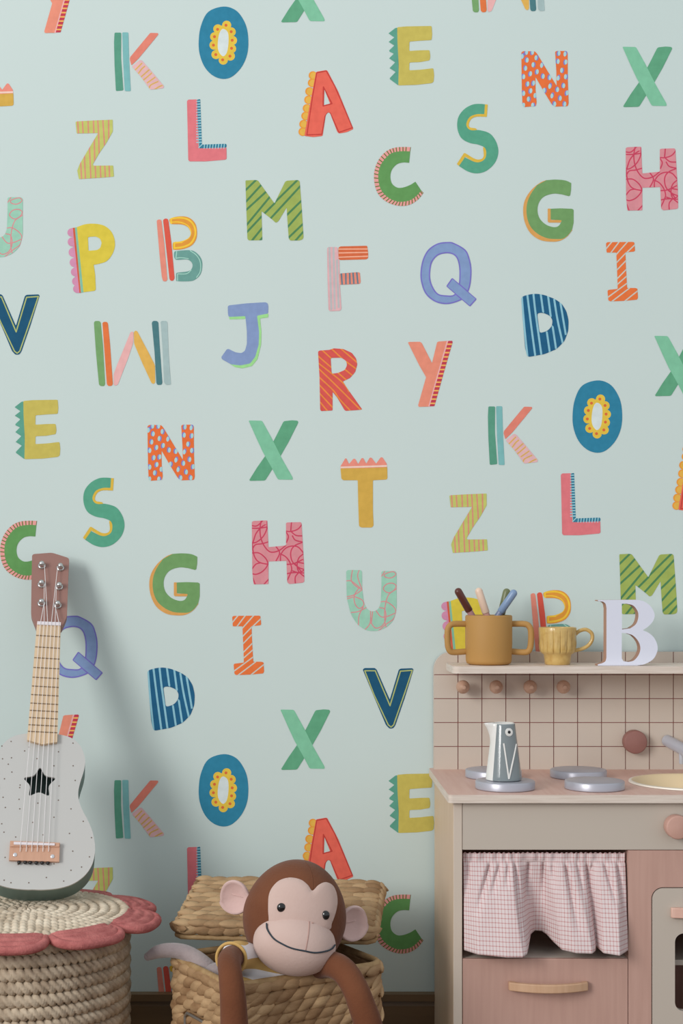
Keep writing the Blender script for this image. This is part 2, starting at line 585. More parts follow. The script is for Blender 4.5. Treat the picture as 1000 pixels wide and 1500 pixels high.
L['B'] = ((205, 305), 'letter B of coral bars, orange bowl and teal bowl', [
    P((226, 139, 121), [(195, 145), (215, 132), (240, 132), (252, 150), (285, 420), (322, 840), (300, 860), (270, 855), (255, 800), (230, 560)], 10),
    P((216, 88, 72), [(270, 140), (290, 122), (318, 122), (332, 140), (365, 380), (405, 820), (390, 850), (360, 852), (345, 830), (310, 500)], 10),
    S(bo, [(350, 125), (440, 98), (540, 100), (610, 135), (655, 200), (668, 290), (655, 370), (600, 440), (500, 480), (400, 487),
           (385, 470), (385, 412), (405, 396), (480, 388), (560, 355), (592, 310), (585, 260), (550, 215), (480, 190), (375, 187), (352, 172)]),
    *Ln((240, 198, 64), 20, [(364, 180), (364, 122)], [(360, 122), (470, 112), (560, 132), (620, 185), (648, 265), (638, 340), (590, 415),
                                                      (500, 455), (398, 468)], [(402, 475), (402, 405)], [(400, 405), (490, 398)]),
    *Ln((240, 198, 64), 12, [(365, 163), (470, 165), (560, 205), (597, 280), (575, 345), (500, 390)]),
    S((106, 156, 147), [(400, 520), (430, 502), (580, 492), (650, 515), (710, 580), (730, 660), (710, 770), (640, 840), (560, 857), (440, 855),
                        (424, 840), (424, 770), (445, 755), (560, 740), (605, 710), (615, 660), (590, 620), (540, 600), (430, 605), (402, 575)]),
    *Ln((162, 207, 192), 10, [(430, 508), (420, 590)], [(418, 588), (480, 580), (570, 592)], [(590, 500), (660, 550), (705, 630), (705, 740), (660, 815)],
        [(600, 725), (545, 768), (440, 770)], [(440, 768), (440, 850)])])
L['F'] = ((450, 345), 'letter F of pink striped stem and orange bar', [
    P((220, 173, 177), [(232, 150), (245, 135), (350, 135), (375, 300), (380, 560), (400, 860), (385, 882), (265, 888), (248, 870), (236, 500)]),
    *Ln((184, 183, 184), 24, [(258, 140), (282, 860)], [(306, 138), (322, 868)], [(346, 290), (368, 850)]),
    P((212, 105, 66), [(362, 145), (385, 128), (700, 120), (712, 200), (712, 265), (690, 280), (385, 288), (365, 275)]),
    *Ln((238, 172, 144), 14, [(365, 160), (710, 158)], [(360, 205), (715, 198)], [(365, 255), (715, 243)]),
    P((225, 137, 117), [(380, 445), (590, 430), (615, 435), (625, 550), (610, 568), (380, 578)]),
    *Ln((102, 122, 137), 19, [(398, 445), (408, 580)], [(450, 442), (452, 572)], [(495, 440), (500, 570)], [(535, 435), (545, 565)], [(578, 432), (592, 562)])])
qf, qo = (129, 153, 195), (120, 110, 192)
qout = [(490, 115), (560, 128), (690, 205), (740, 310), (763, 450), (745, 640), (680, 770), (560, 830), (440, 845), (320, 810), (220, 720),
        (170, 580), (165, 450), (195, 310), (260, 200), (370, 130)]
qin = [(460, 250), (540, 262), (590, 310), (615, 400), (620, 500), (610, 620), (560, 730), (460, 740), (370, 720), (310, 640), (280, 540),
       (285, 420), (310, 340), (370, 275)]
qt = [(535, 535), (825, 785), (745, 875), (465, 635)]
L['Q'] = ((595, 340), 'periwinkle letter Q with violet outline', [
    S(qf, qout), *Lc(qo, 14, [(495 + (x - 495) * .97, 480 + (y - 480) * .975) for x, y in qout]),
    *Lc(qo, 14, [(455 + (x - 455) * 1.05, 490 + (y - 490) * 1.035) for x, y in qin]), S(None, qin),
    P(qf, qt, 14), *Lp(qo, 14, [(640 + (x - 640) * .96, 705 + (y - 705) * .96) for x, y in qt])])
L['I'] = ((850, 340), 'orange letter I with pale diagonal lines', [
    P((228, 115, 60), [(298, 130), (315, 118), (610, 115), (628, 120), (638, 215), (628, 228), (525, 238), (530, 400), (545, 655), (640, 655),
                       (665, 662), (672, 770), (660, 792), (520, 805), (350, 812), (325, 800), (315, 690), (325, 678), (435, 665), (430, 520),
                       (418, 240), (305, 240)], 9),
    *Ln((196, 200, 190), 14, [(370, 110), (285, 213)], [(455, 110), (350, 248)], [(555, 108), (415, 265)], [(640, 145), (530, 250)],
        [(535, 240), (410, 370)], [(545, 320), (415, 455)], [(545, 428), (420, 555)], [(550, 508), (420, 622)], [(555, 592), (310, 772)],
        [(575, 655), (360, 818)], [(680, 680), (510, 815)])])
L['D'] = ((735, 415), 'dark blue letter D with pale vertical stripes', [
    P((30, 92, 130), [(225, 172), (250, 150), (330, 128), (410, 122), (500, 138), (620, 185), (700, 240), (755, 330), (780, 440), (775, 560),
                      (730, 680), (640, 770), (500, 830), (320, 862), (295, 855), (270, 760), (240, 400)], 30),
    *Ln((138, 190, 206), 23, [(232, 165), (260, 500), (298, 865)], [(296, 135), (335, 450), (390, 860)], [(368, 135), (390, 330), (430, 620), (462, 850)],
        [(452, 120), (482, 335)], [(538, 140), (570, 385)], [(524, 570), (560, 815)], [(593, 510), (632, 765)], [(610, 185), (650, 430), (712, 710)],
        [(683, 225), (747, 605)]),
    P(None, [(410, 350), (480, 345), (560, 380), (592, 430), (585, 500), (530, 560), (440, 585)], 30)])
jm = [(228, 150), (245, 138), (450, 115), (670, 102), (695, 115), (703, 150), (700, 235), (570, 260), (595, 450), (590, 600), (550, 740), (490, 820),
      (380, 842), (270, 832), (160, 770), (152, 745), (215, 655), (235, 648), (320, 690), (390, 698), (430, 670), (452, 590), (452, 450),
      (435, 265), (240, 275), (230, 240)]
L['J'] = ((305, 430), 'periwinkle letter J with light green shadow edge', [
    P((156, 215, 142), [(240, 270), (436, 264), (432, 298), (250, 303)], 4),
    P((156, 215, 142), [(572, 250), (704, 236), (703, 280), (606, 292), (622, 450), (618, 600), (575, 770), (510, 850), (400, 877), (310, 862),
                        (240, 815), (480, 780)], 12),
    P((131, 151, 193), jm, 16)])
L['R'] = ((435, 495), 'red letter R with orange diagonal lines', [
    P((213, 86, 80), [(245, 160), (265, 148), (380, 140), (430, 122), (540, 130), (640, 175), (690, 240), (705, 310), (680, 400), (620, 470),
                      (535, 510), (600, 610), (760, 835), (750, 842), (570, 855), (555, 845), (470, 700), (415, 632), (415, 850), (280, 858),
                      (270, 840), (262, 450)], 12),
    *Ln((232, 140, 62), 15, [(290, 140), (400, 240)], [(240, 208), (405, 350)], [(240, 288), (530, 520), (610, 635)], [(250, 357), (440, 540), (750, 850)],
        [(255, 457), (420, 610), (500, 720), (635, 865)], [(255, 545), (425, 725)], [(255, 640), (425, 826)], [(255, 735), (365, 868)],
        [(395, 120), (530, 245)], [(505, 120), (705, 290)], [(570, 275), (705, 372)], [(555, 365), (660, 450)], [(475, 405), (585, 502)]),
    P(None, [(392, 235), (520, 232), (575, 270), (585, 320), (560, 375), (480, 410), (405, 420)], 18)])
yt = []
for k in range(15):
    y = 150 + k * 49.5
    xr = 690 + (475 - 690) * (y - 115) / 767
    yt.append([(xr - 22, y + 4), (xr + 72, y + 4)])
L['Y'] = ((570, 485), 'coral letter Y with crimson and yellow striped edge', [
    P((228, 141, 118), [(218, 135), (230, 127), (360, 125), (380, 140), (500, 375), (560, 130), (580, 122), (690, 114), (600, 420), (480, 885), (345, 888),
                        (337, 870), (430, 540), (350, 400)], 8),
    P((232, 174, 174), [(672, 116), (695, 114), (478, 885), (456, 886)], 2),
    P((192, 62, 80), [(690, 115), (735, 113), (742, 128), (640, 480), (528, 880), (470, 882)], 6),
    *[q for q in Ln((236, 180, 94), 17, *yt)],
    P((228, 141, 118), [(640, 118), (673, 116), (457, 886), (430, 886)], 1),
    P((232, 174, 174), [(672, 116), (688, 115), (470, 885), (456, 886)], 1)])
L['W'] = ((130, 455), 'letter W of six coloured bars', [
    P((118, 162, 105), [(60, 140), (75, 122), (125, 122), (140, 140), (165, 400), (192, 860), (180, 885), (140, 885), (120, 870), (85, 500)]),
    P((222, 117, 66), [(160, 145), (175, 132), (210, 132), (225, 150), (250, 400), (282, 860), (270, 882), (230, 885), (212, 865), (185, 500)]),
    P((230, 175, 173), [(490, 250), (515, 245), (525, 260), (520, 380), (460, 560), (340, 870), (310, 880), (292, 870), (290, 750), (330, 640)], 20),
    P((222, 175, 86), [(528, 250), (550, 232), (570, 245), (700, 490), (775, 640), (778, 840), (760, 862), (735, 850), (620, 600), (530, 385)], 20),
    P((74, 121, 127), [(738, 140), (755, 120), (800, 122), (815, 140), (830, 400), (862, 850), (850, 870), (805, 872), (792, 850), (770, 480)]),
    P((164, 186, 186), [(842, 130), (860, 120), (910, 122), (922, 140), (935, 500), (962, 860), (950, 870), (900, 868), (882, 840), (865, 450)])])
L['T'] = ((470, 660), 'mustard letter T with coral crown edge', [
    P((230, 141, 125), [(228, 185), (285, 90), (297, 92), (328, 158), (380, 95), (400, 97), (435, 158), (475, 88), (495, 88), (530, 153), (570, 83),
                        (592, 83), (645, 153), (700, 78), (720, 80), (770, 155), (774, 200), (228, 212)], 7),
    P((208, 167, 76), [(228, 210), (600, 203), (775, 195), (778, 325), (765, 340), (608, 348), (608, 700), (615, 880), (595, 902), (470, 902),
                       (445, 885), (435, 600), (430, 348), (260, 348), (238, 330)], 12),
    P((236, 207, 193), [(228, 188), (500, 180), (773, 170), (774, 190), (500, 198), (228, 207)], 3)])
L['U'] = ((480, 820), 'mint letter U with pink scribbles', [
    P((153, 201, 179), [(215, 135), (235, 120), (385, 120), (400, 140), (400, 330), (425, 520), (470, 590), (530, 610), (590, 580), (620, 510),
                        (628, 300), (628, 145), (640, 132), (785, 130), (805, 150), (805, 580), (770, 710), (690, 790), (580, 835), (460, 832),
                        (350, 765), (270, 640), (222, 450)], 40),
    *Ln((212, 138, 142), 12, [(290, 110), (275, 240), (330, 310), (405, 350)], [(370, 110), (350, 200), (400, 345)], [(205, 248), (275, 250), (375, 325)],
        [(405, 350), (310, 410), (215, 435)], [(300, 435), (220, 458)], [(370, 320), (310, 420), (320, 520), (370, 570), (420, 530), (400, 470), (310, 430)],
        [(270, 618), (360, 605), (450, 560)], [(415, 550), (365, 660), (358, 785)], [(500, 595), (495, 740), (430, 825)], [(525, 595), (510, 740)],
        [(505, 740), (560, 800), (640, 770), (680, 680), (665, 580), (605, 560)], [(560, 590), (620, 665), (690, 665), (800, 620)],
        [(815, 335), (720, 400), (680, 500), (665, 620), (670, 740), (690, 805)], [(610, 495), (680, 490), (760, 540), (795, 600), (770, 690), (690, 750), (590, 835)],
        [(628, 195), (670, 130)]),
    *Lc((212, 138, 142), 12, [(650, 340), (690, 285), (760, 275), (800, 310), (760, 370), (700, 385)]),
    *Lc((212, 138, 142), 12, [(660, 175), (710, 150), (770, 140), (795, 175), (740, 212), (680, 205)])])
L['V'] = ((505, 960), 'dark blue letter V with lime inner line', [
    P((26, 82, 114), [(208, 165), (230, 148), (350, 148), (370, 165), (525, 520), (630, 170), (650, 155), (790, 150), (803, 165), (700, 500), (590, 820),
                      (565, 855), (520, 858), (480, 815), (330, 460)], 16),
    *Lp((172, 182, 112), 14, [(232, 180), (355, 180), (528, 590), (650, 185), (788, 175), (700, 440), (570, 815), (540, 840), (508, 815), (340, 460)])])


def letter_mesh(key):
    (ox, oy), label, shapes = L[key]
    loops = []
    for s in shapes:
        loops.append(stroke_poly(s[2], s[3]) if s[0] == 'l' else s[2])
    V2, T = cdt(loops, 1e-3)
    A = np.array(V2)
    Tn = np.array(T)
    C = A[Tn].mean(1)
    lay = np.full(len(T), -1)
    base = np.zeros(len(T), bool)
    cols = []
    for s in shapes:
        if s[1] is None:
            cols.append(None)
        elif s[1] not in cols:
            cols.append(s[1])
    any_base = False
    for s in shapes:
        idx = cols.index(s[1]) if s[1] is not None else -1
        if s[0] == 'l':
            h = pip(C, stroke_poly(s[2], s[3])) | near_line(C, s[2], s[3] * 0.9)
        else:
            h = pip(C, s[2])
        if s[0] == 'p':
            base |= h
            any_base = True
        elif any_base:
            h &= base
        if s[1] is None:
            base &= ~h
        lay[h] = idx
    cols2 = [c for c in cols if c is not None]
    remap = {i: cols2.index(c) for i, c in enumerate(cols) if c is not None}
    F, FM = [], []
    for t, l in zip(T, lay):
        if l < 0 or cols[l] is None:
            continue
        a = [Vector(V2[i]) for i in t]
        if (a[1] - a[0]).cross(a[2] - a[0]) > 0:      # pixel y points down: flip so the face looks into the room
            t = t[::-1]
        F.append(t)
        FM.append(remap[l])
    used = sorted({i for f in F for i in f})
    mp = {u: k for k, u in enumerate(used)}
    F = [tuple(mp[i] for i in f) for f in F]
    u = [V2[i] for i in used]
    cx = (min(p[0] for p in u) + max(p[0] for p in u)) / 2
    cy = (min(p[1] for p in u) + max(p[1] for p in u)) / 2
    V = [((x - cx) / 8000, 0.0, (cy - y) / 8000) for x, y in u]
    me = bpy.data.meshes.new('printed_letter')
    me.from_pydata(V, [], F)
    for c in cols2:
        me.materials.append(ink(c))
    me.polygons.foreach_set('material_index', FM)
    me.update()
    return me, ox + cx / 8, oy + cy / 8, label


for key in L:
    me, x0, y0, label = letter_mesh(key)
    for a in range(-3, 4):
        for b in range(-3, 4):
            px, py = x0 + a * 547.3, y0 - a * 547.4 + b * 1094.9
            if not (-330 < px < 1330 and -250 < py < 1500):
                continue
            if 690 < px < 1130 and py > 1010:
                continue                                # wholly behind the toy kitchen
            o = bpy.data.objects.new('printed_letter', me)
            o.location = at(px, py, 0) + Vector((0, -0.0004, 0))
            o.parent = wall
            o['label'] = 'wallpaper print, ' + label
            COL.objects.link(o)

# ------------------------------------------------------------------ toy kitchen
M_PINKWOOD = mat('pink_stained_wood', (188, 150, 137), 0.55, (195, 157, 144), 9, (14, 14, 1))
M_PINKTOP = mat('pink_worktop', (212, 172, 158), 0.5, (218, 182, 168), 12, (14, 1, 1))
M_PLY = mat('plywood_edge', (220, 207, 196), 0.6, (208, 193, 180), 60, (0.4, 0.4, 8))
M_BEIGE = mat('beige_paint', (192, 181, 169), 0.5)
M_SIDE = mat('side_wood', (208, 182, 156), 0.55, (213, 188, 163), 8, (12, 12, 1))
M_EDGE = mat('panel_edge_greige', (204, 190, 176), 0.6)
M_TILE = mat('tile_beige', (204, 190, 176), 0.5, (208, 195, 182), 3)
M_GROUT = mat('grid_line_brown', (150, 98, 90), 0.7)
M_SILVER = mat('silver_paint', (178, 178, 188), 0.36, metal=0.35, spec=0.5)
M_KNOB = mat('mauve_brown_wood', (150, 104, 96), 0.55, (140, 95, 88), 25)
M_PEG = mat('peg_wood', (182, 144, 122), 0.5, (196, 160, 138), 60)
M_DARK = mat('inner_wood', (188, 150, 137), 0.6, (195, 157, 144), 9, (14, 14, 1))
M_HANDLE = mat('handle_wood', (200, 160, 128), 0.5, (208, 170, 138), 14, (10, 1, 1))
M_CREAM = mat('cream_basin', (230, 208, 170), 0.35)
M_RIM = mat('basin_rim', (238, 230, 216), 0.4)

YF = -0.270          # cabinet front plane
WZ = 0.475           # worktop height
KX0, KX1 = 0.135, 0.68
kit = empty('toy_kitchen', (KX0, 0, 0), 'pink and beige wooden play kitchen with grid backsplash and gingham curtain', 'toy kitchen')


def kp(name, verts, faces, mats, fm=None, smooth=35, parent=None, bev=0.0):
    par = parent or kit
    off = Vector((KX0, 0, 0))
    o = mk(name, [Vector(v) - off for v in verts], faces, mats, par, fm, smooth)
    if bev:
        bevel(o, bev)
    return o


def stand(v, y):
    """drawing (x, z) with depth towards the room -> world, front at y"""
    return [Vector((p[0], y - p[2], p[1])) for p in v]


def zf(py, Y):
    return at(430, py, Y).z


def xf_(px, Y):
    return at(px, 855, Y).x


# side panels
for x in (KX0, KX1 - 0.0115):
    kp('side_panel', *box(x, x + 0.0115, YF, -0.012, 0.0, WZ - 0.0105), [M_SIDE, M_EDGE], [0, 0, 1, 0, 0, 0], smooth=0, bev=0.0008)
# backsplash with tiles
YB = -0.016
TZ = zf(955, YB)
BX = xf_(635.5, YB)
bl = [(BX, WZ - 0.02), (KX1, WZ - 0.02), (KX1, TZ)] + \
     [(BX + 0.026 + 0.026 * math.cos(math.radians(a)), TZ - 0.026 + 0.026 * math.sin(math.radians(a))) for a in range(90, 181, 10)]
v, f, s = ext_poly(bl, [], 0, 0.0125)
back = kp('backsplash', stand(v, YB + 0.0125 + 0.0005), f, [M_GROUT, M_TILE], [0 if k != 1 else 1 for k in s])
gx = [BX] + [xf_(670.5 + 35.03 * k, YB) for k in range(14)]
gx = [x for x in gx if x < KX1 - 0.01] + [KX1]
gz = [TZ] + [zf(988.3 + 35.05 * k, YB) for k in range(4)] + [WZ - 0.012]
g = 0.0006
for i in range(len(gx) - 1):
    for j in range(len(gz) - 1):
        a0, a1 = gx[i] + (g if i else 0), gx[i + 1] - (g if i < len(gx) - 2 else 0)
        z1, z0 = gz[j] - (g if j else 0), gz[j + 1] + g
        if i == 0 and j == 0:
            out = [(a0, z0), (a1, z0), (a1, z1)] + [(BX + 0.026 + 0.026 * math.cos(math.radians(a)),
                                                     TZ - 0.026 + 0.026 * math.sin(math.radians(a))) for a in range(90, 181, 10)]
        else:
            out = rp([(a0, z0), (a1, z0), (a1, z1), (a0, z1)], 0.0008, 2)
        v, f, s = ext_poly(out, [], 0, 0.0005, cap0=False)
        kp('tile', stand(v, YB), f, M_TILE, parent=back)
# shelf on the backsplash
SX, SZ = xf_(663, -0.12), zf(976.3, -0.12)
sh = rp([(SX, -0.017), (SX, -0.12), (KX1, -0.12), (KX1, -0.017)], 0.012, 6)
v, f, s = ext_poly(sh, [], SZ - 0.0098, SZ)
kp('shelf', v, f, [mat('shelf_pale_wood', (222, 204, 190), 0.55, (228, 212, 200), 12, (12, 1, 1)), M_PLY], [0 if k != 1 else 1 for k in s], bev=0.0008)
# pegs
for px in (679, 728, 778, 827):
    c = at(px, 1007, -0.05)
    v, f = lathe([(0, 0), (0.0045, 0), (0.0045, 0.012), (0.0075, 0.0145), (0.0094, 0.019), (0.0098, 0.023), (0.0085, 0.028), (0.005, 0.0315),
                  (0.0035, 0.033), (0.0028, 0.036), (0, 0.0365)], 24)
    v = [Vector((c.x + p[0], YB - 0.0008 - p[2], c.z + p[1])) for p in v]
    kp('peg', v, f, M_PEG, smooth=60)
# worktop with a round opening for the basin
WX0 = 0.1278
BCX, BCY, BR = xf_(1019, -0.18), -0.165, 0.0835
wt = rp([(WX0, 0.0), (WX0, -0.2805), (KX1 + 0.008, -0.2805), (KX1 + 0.008, 0.0)], 0.006, 5)
v, f, s = ext_poly(wt, [circle(BCX, BCY, BR - 0.003, 48)], WZ - 0.0105, WZ)
kp('worktop', v, f, [M_PINKTOP, M_PLY], [0 if k == 0 else 1 for k in s], bev=0.0009)
v, f = lathe([(BR + 0.002, 0.0004), (BR + 0.0015, 0.0022), (BR - 0.002, 0.0028), (BR - 0.005, 0.001), (BR - 0.009, -0.012), (BR - 0.02, -0.028),
              (BR - 0.04, -0.036), (0.0, -0.037)], 64)
kp('sink_basin', [Vector((p[0] + BCX, p[1] + BCY, p[2] + WZ)) for p in v], f, [M_CREAM, M_RIM], [1 if i % 7 < 2 else 0 for i in range(len(f))], smooth=60)
# hob plates
for cx, cy in ((0.2083, -0.222), (0.2085, -0.105), (0.326, -0.222), (0.327, -0.105)):
    v, f = lathe([(0, 0.0004), (0.0383, 0.0004), (0.039, 0.0012), (0.039, 0.0098), (0.0382, 0.011), (0.037, 0.0114), (0, 0.0115)], 64)
    kp('hob_plate', [Vector((p[0] + cx, p[1] + cy, p[2] + WZ)) for p in v], f, M_SILVER, smooth=40)
# round mauve knob on the backsplash
c = at(931.5, 1087.5, -0.035)
v, f = lathe([(0, 0), (0.0145, 0), (0.0162, 0.001), (0.0168, 0.002), (0.0168, 0.0145), (0.0162, 0.0158), (0.0152, 0.0163), (0, 0.0163)], 48)
kp('tap_knob', [Vector((c.x + p[0], YB - 0.0008 - p[2], c.z + p[1])) for p in v], f, M_KNOB, smooth=50)
# tap: spout tube out of the backsplash with nozzle under its end
p0, p1, p2 = at(977, 1085, -0.017), at(1006, 1101, -0.085), at(1016, 1106, -0.112)
v, f = tube([p0, p1], 0.0085, 24)
M_TAP = mat('tap_silver', (190, 194, 206), 0.36, metal=0.12)
tap = kp('tap', v, f, M_TAP, smooth=50)
v, f = tube([p1 + (p0 - p1) * 0.12, p1 + (p2 - p1) * 0.15, p2 + (p1 - p2) * 0.1, p2], [0.0092, 0.0098, 0.0098, 0.0085], 24)
kp('collar', v, f, M_TAP, parent=tap, smooth=50)
q = at(998, 1103, -0.078)
v, f = tube([q, q + Vector((0, 0, -0.014)), q + Vector((0, 0, -0.0155))], [0.0038, 0.0038, 0.003], 16)
kp('nozzle', v, f, M_TAP, parent=tap, smooth=50)
# control fascia
FZ1, FZ0 = WZ - 0.0105, zf(1245, YF)
FX0 = KX0 + 0.0115
kp('fascia', *box(FX0 + 0.0006, KX1 - 0.0121, YF + 0.0004, YF + 0.012, FZ0, FZ1 - 0.0003), M_BEIGE, smooth=0, bev=0.0006)
c = at(994, 1213, YF - 0.02)
for k in range(2):
    if c.x + 0.1 * k > KX1 - 0.03:
        continue
    v, f = lathe([(0, 0), (0.0135, 0), (0.015, 0.0012), (0.0152, 0.003), (0.0152, 0.0155), (0.0146, 0.017), (0.0136, 0.0175), (0, 0.0176)], 48)
    fm = [1 if i % 7 >= 5 else 0 for i in range(len(f))]
    kp('control_knob', [Vector((c.x + 0.1 * k + p[0], YF - 0.0002 - p[2], c.z + p[1])) for p in v], f,
       mat('knob_pink_wood', (192, 150, 136), 0.5, (198, 156, 142), 40), smooth=50)
# right front with the oven opening
RX0 = xf_(920, YF)
DX0, DZ1 = xf_(955, YF), zf(1301, YF)
DX1, DZ0 = KX1 - 0.045, 0.05
v, f, s = ext_poly([(RX0, 0.0), (KX1 - 0.0121, 0.0), (KX1 - 0.0121, FZ0 - 0.0006), (RX0, FZ0 - 0.0006)],
                   [rrect(DX0 - 0.0012, DX1 + 0.0012, DZ0 - 0.0012, DZ1 + 0.0012, 0.015, 8)], -0.011, 0)
kp('front_panel', stand(v, YF), f, M_PINKWOOD, bev=0.0006)
WIN = rrect(xf_(988, YF), DX1 - 0.028, zf(1481, YF), zf(1367, YF), 0.0115, 8)
v, f, s = ext_poly(rrect(DX0, DX1, DZ0, DZ1, 0.014, 8), [WIN], -0.010, 0.0008)
door = kp('oven_door', stand(v, YF), f, M_BEIGE, bev=0.0008)
OX0, OX1 = DX0 + 0.004, DX1 - 0.004


def bow_handle(x0, x1, z0, z1, y, out, th=0.007, n=20):
    V, F = [], []
    for i in range(n + 1):
        t = i / n
        x = x0 + (x1 - x0) * t
        b = 1 - (2 * t - 1) ** 2
        yo = y - out * (0.35 + 0.65 * b)
        yi = y - max(0.0, out * (0.35 + 0.65 * b) - th) if 0.06 < t < 0.94 else y
        V += [(x, yi, z0), (x, yo, z0), (x, yo, z1), (x, yi, z1)]
    for i in range(n):
        for k in range(4):
            F.append((i * 4 + k, i * 4 + (k + 1) % 4, i * 4 + 4 + (k + 1) % 4, i * 4 + 4 + k))
    F += [(3, 2, 1, 0), (n * 4, n * 4 + 1, n * 4 + 2, n * 4 + 3)]
    return V, F


hz = zf(1336, YF)
v, f = bow_handle(xf_(985, YF - 0.012), DX1 - 0.028, hz - 0.0065, hz + 0.0065, YF - 0.0008, 0.016)
kp('handle', v, f, mat('handle_pink_wood', (216, 174, 158), 0.5, (222, 182, 166), 14, (10, 1, 1)), parent=door, smooth=40, bev=0.001)
# oven interior and rack
kp('oven_lining', *joined([box(OX0, OX1, -0.03, -0.026, 0.03, FZ0 - 0.01), box(OX0, OX0 + 0.004, YF + 0.012, -0.03, 0.03, FZ0 - 0.01),
                           box(OX1 - 0.004, OX1, YF + 0.012, -0.03, 0.03, FZ0 - 0.01), box(OX0, OX1, YF + 0.012, -0.03, FZ0 - 0.014, FZ0 - 0.01),
                           box(OX0, OX1, YF + 0.012, -0.03, 0.03, 0.034)])[:2], M_DARK, smooth=0)
rz = zf(1409, YF + 0.03)
kp('oven_shelf', *box(OX0 + 0.004, OX1 - 0.004, YF + 0.026, -0.05, rz - 0.0035, rz + 0.0035), M_BEIGE, smooth=0, bev=0.0006)
# left compartment: open cubby behind the curtain, drawer below
CX0, CX1 = FX0 + 0.0008, RX0 - 0.0006
DRZ = zf(1403, YF)
v, f, _ = joined([box(CX0, CX1 + 0.006, -0.035, -0.03, 0.02, FZ0), box(RX0, RX0 + 0.008, YF + 0.012, -0.035, 0.02, FZ0),
                  box(CX0, CX1 + 0.006, YF + 0.012, -0.035, FZ0 - 0.001, FZ0 + 0.004)])
kp('cubby_lining', v, f, M_DARK, smooth=0)
kp('cubby_floor', *box(CX0, RX0, YF + 0.006, -0.035, DRZ - 0.008, DRZ - 0.001), M_PLY, smooth=0, bev=0.0005)
dr = kp('drawer_front', *box(CX0, CX1, YF, YF + 0.011, 0.012, DRZ - 0.0012), M_PINKWOOD, smooth=0, bev=0.0008)
hz = zf(1446.5, YF - 0.012)
v, f = bow_handle(xf_(745, YF - 0.006), xf_(861, YF - 0.006), hz - 0.0055, hz + 0.0055, YF - 0.0002, 0.022)
kp('handle', v, f, M_HANDLE, parent=dr, smooth=40, bev=0.0012)
kp('plinth', *box(CX0, CX1, YF + 0.02, YF + 0.03, 0.0, 0.02), M_PINKWOOD, smooth=0)


# gathered gingham curtain
def cloth_check():
    m = bpy.data.materials.new('gingham_cloth')
    m.use_nodes = True
    nt = m.node_tree
    b = nt.nodes['Principled BSDF']
    b.inputs['Roughness'].default_value = 0.9
    b.inputs['Specular IOR Level'].default_value = 0.1
    uv = nt.nodes.new('ShaderNodeUVMap')
    sp = nt.nodes.new('ShaderNodeSeparateXYZ')
    nt.links.new(uv.outputs[0], sp.inputs[0])

    def line(out, per, w):
        a = nt.nodes.new('ShaderNodeMath')
        a.operation = 'FRACT'
        d = nt.nodes.new('ShaderNodeMath')
        d.operation = 'DIVIDE'
        d.inputs[1].default_value = per
        nt.links.new(out, d.inputs[0])
        nt.links.new(d.outputs[0], a.inputs[0])
        c = nt.nodes.new('ShaderNodeMath')
        c.operation = 'LESS_THAN'
        c.inputs[1].default_value = w
        nt.links.new(a.outputs[0], c.inputs[0])
        return c.outputs[0]
    l1, l2 = line(sp.outputs[0], 0.0052, 0.19), line(sp.outputs[1], 0.0056, 0.19)
    mx = nt.nodes.new('ShaderNodeMath')
    mx.operation = 'ADD'
    nt.links.new(l1, mx.inputs[0])
    nt.links.new(l2, mx.inputs[1])
    cl = nt.nodes.new('ShaderNodeMath')
    cl.operation = 'MULTIPLY'
    cl.inputs[1].default_value = 0.5
    nt.links.new(mx.outputs[0], cl.inputs[0])
    mix = nt.nodes.new('ShaderNodeMix')
    mix.data_type = 'RGBA'
    mix.inputs[6].default_value = (*lin((220, 206, 206)), 1)
    mix.inputs[7].default_value = (*lin((182, 106, 106)), 1)
    nt.links.new(cl.outputs[0], mix.inputs[0])
    nt.links.new(mix.outputs[2], b.inputs['Base Color'])
    return m


def interp(x, xs, ys):
    return float(np.interp(x, xs, ys))


M_CHECK = cloth_check()
NX, NZ = 220, 44
cz1, cseam = zf(1250, YF + 0.006), zf(1263, YF + 0.006)
creases = [(690, 688, .4, .006), (722, 700, .6, .009), (736, 722, .38, .007), (748, 743, .3, .006), (757, 767, .95, .008), (779, 772, .65, .008), (800, 803, .6, .008),
           (812, 813, .35, .006), (830, 847, .85, .009), (847, 857, .4, .006), (862, 871, .95, .009), (871, 865, .25, .008), (886, 904, .55, .007), (905, 916, .75, .007)]
hemx = [683, 700, 740, 762, 769, 775, 782, 790, 800, 806, 813, 822, 840, 862, 868, 873, 879, 900, 917]
hemy = [1394, 1395, 1396.5, 1396, 1393, 1385, 1376, 1373, 1373.5, 1377, 1384, 1391, 1393, 1393, 1391, 1389, 1393, 1395, 1393]
hemd = [0.010, 0.026, 0.034, 0.035, 0.030, 0.014, -0.006, -0.014, -0.013, -0.008, 0.004, 0.018, 0.026, 0.028, 0.022, 0.008, 0.026, 0.031, 0.014]
topx = [683, 727, 756, 800, 838, 884, 917]
botx = [683, 700, 770, 806, 868, 880, 917]
V, UV = [], []
us = np.zeros(NX + 1)
xa, xb = CX0 + 0.0015, CX1 - 0.0015
for i in range(NX + 1):
    t = i / NX
    px = 683 + 234 * t
    if i:
        dd = interp(px, hemx, hemd) - interp(px - 234 / NX, hemx, hemd)
        us[i] = us[i - 1] + math.hypot((xb - xa) / NX * 1.25, dd * 1.3)
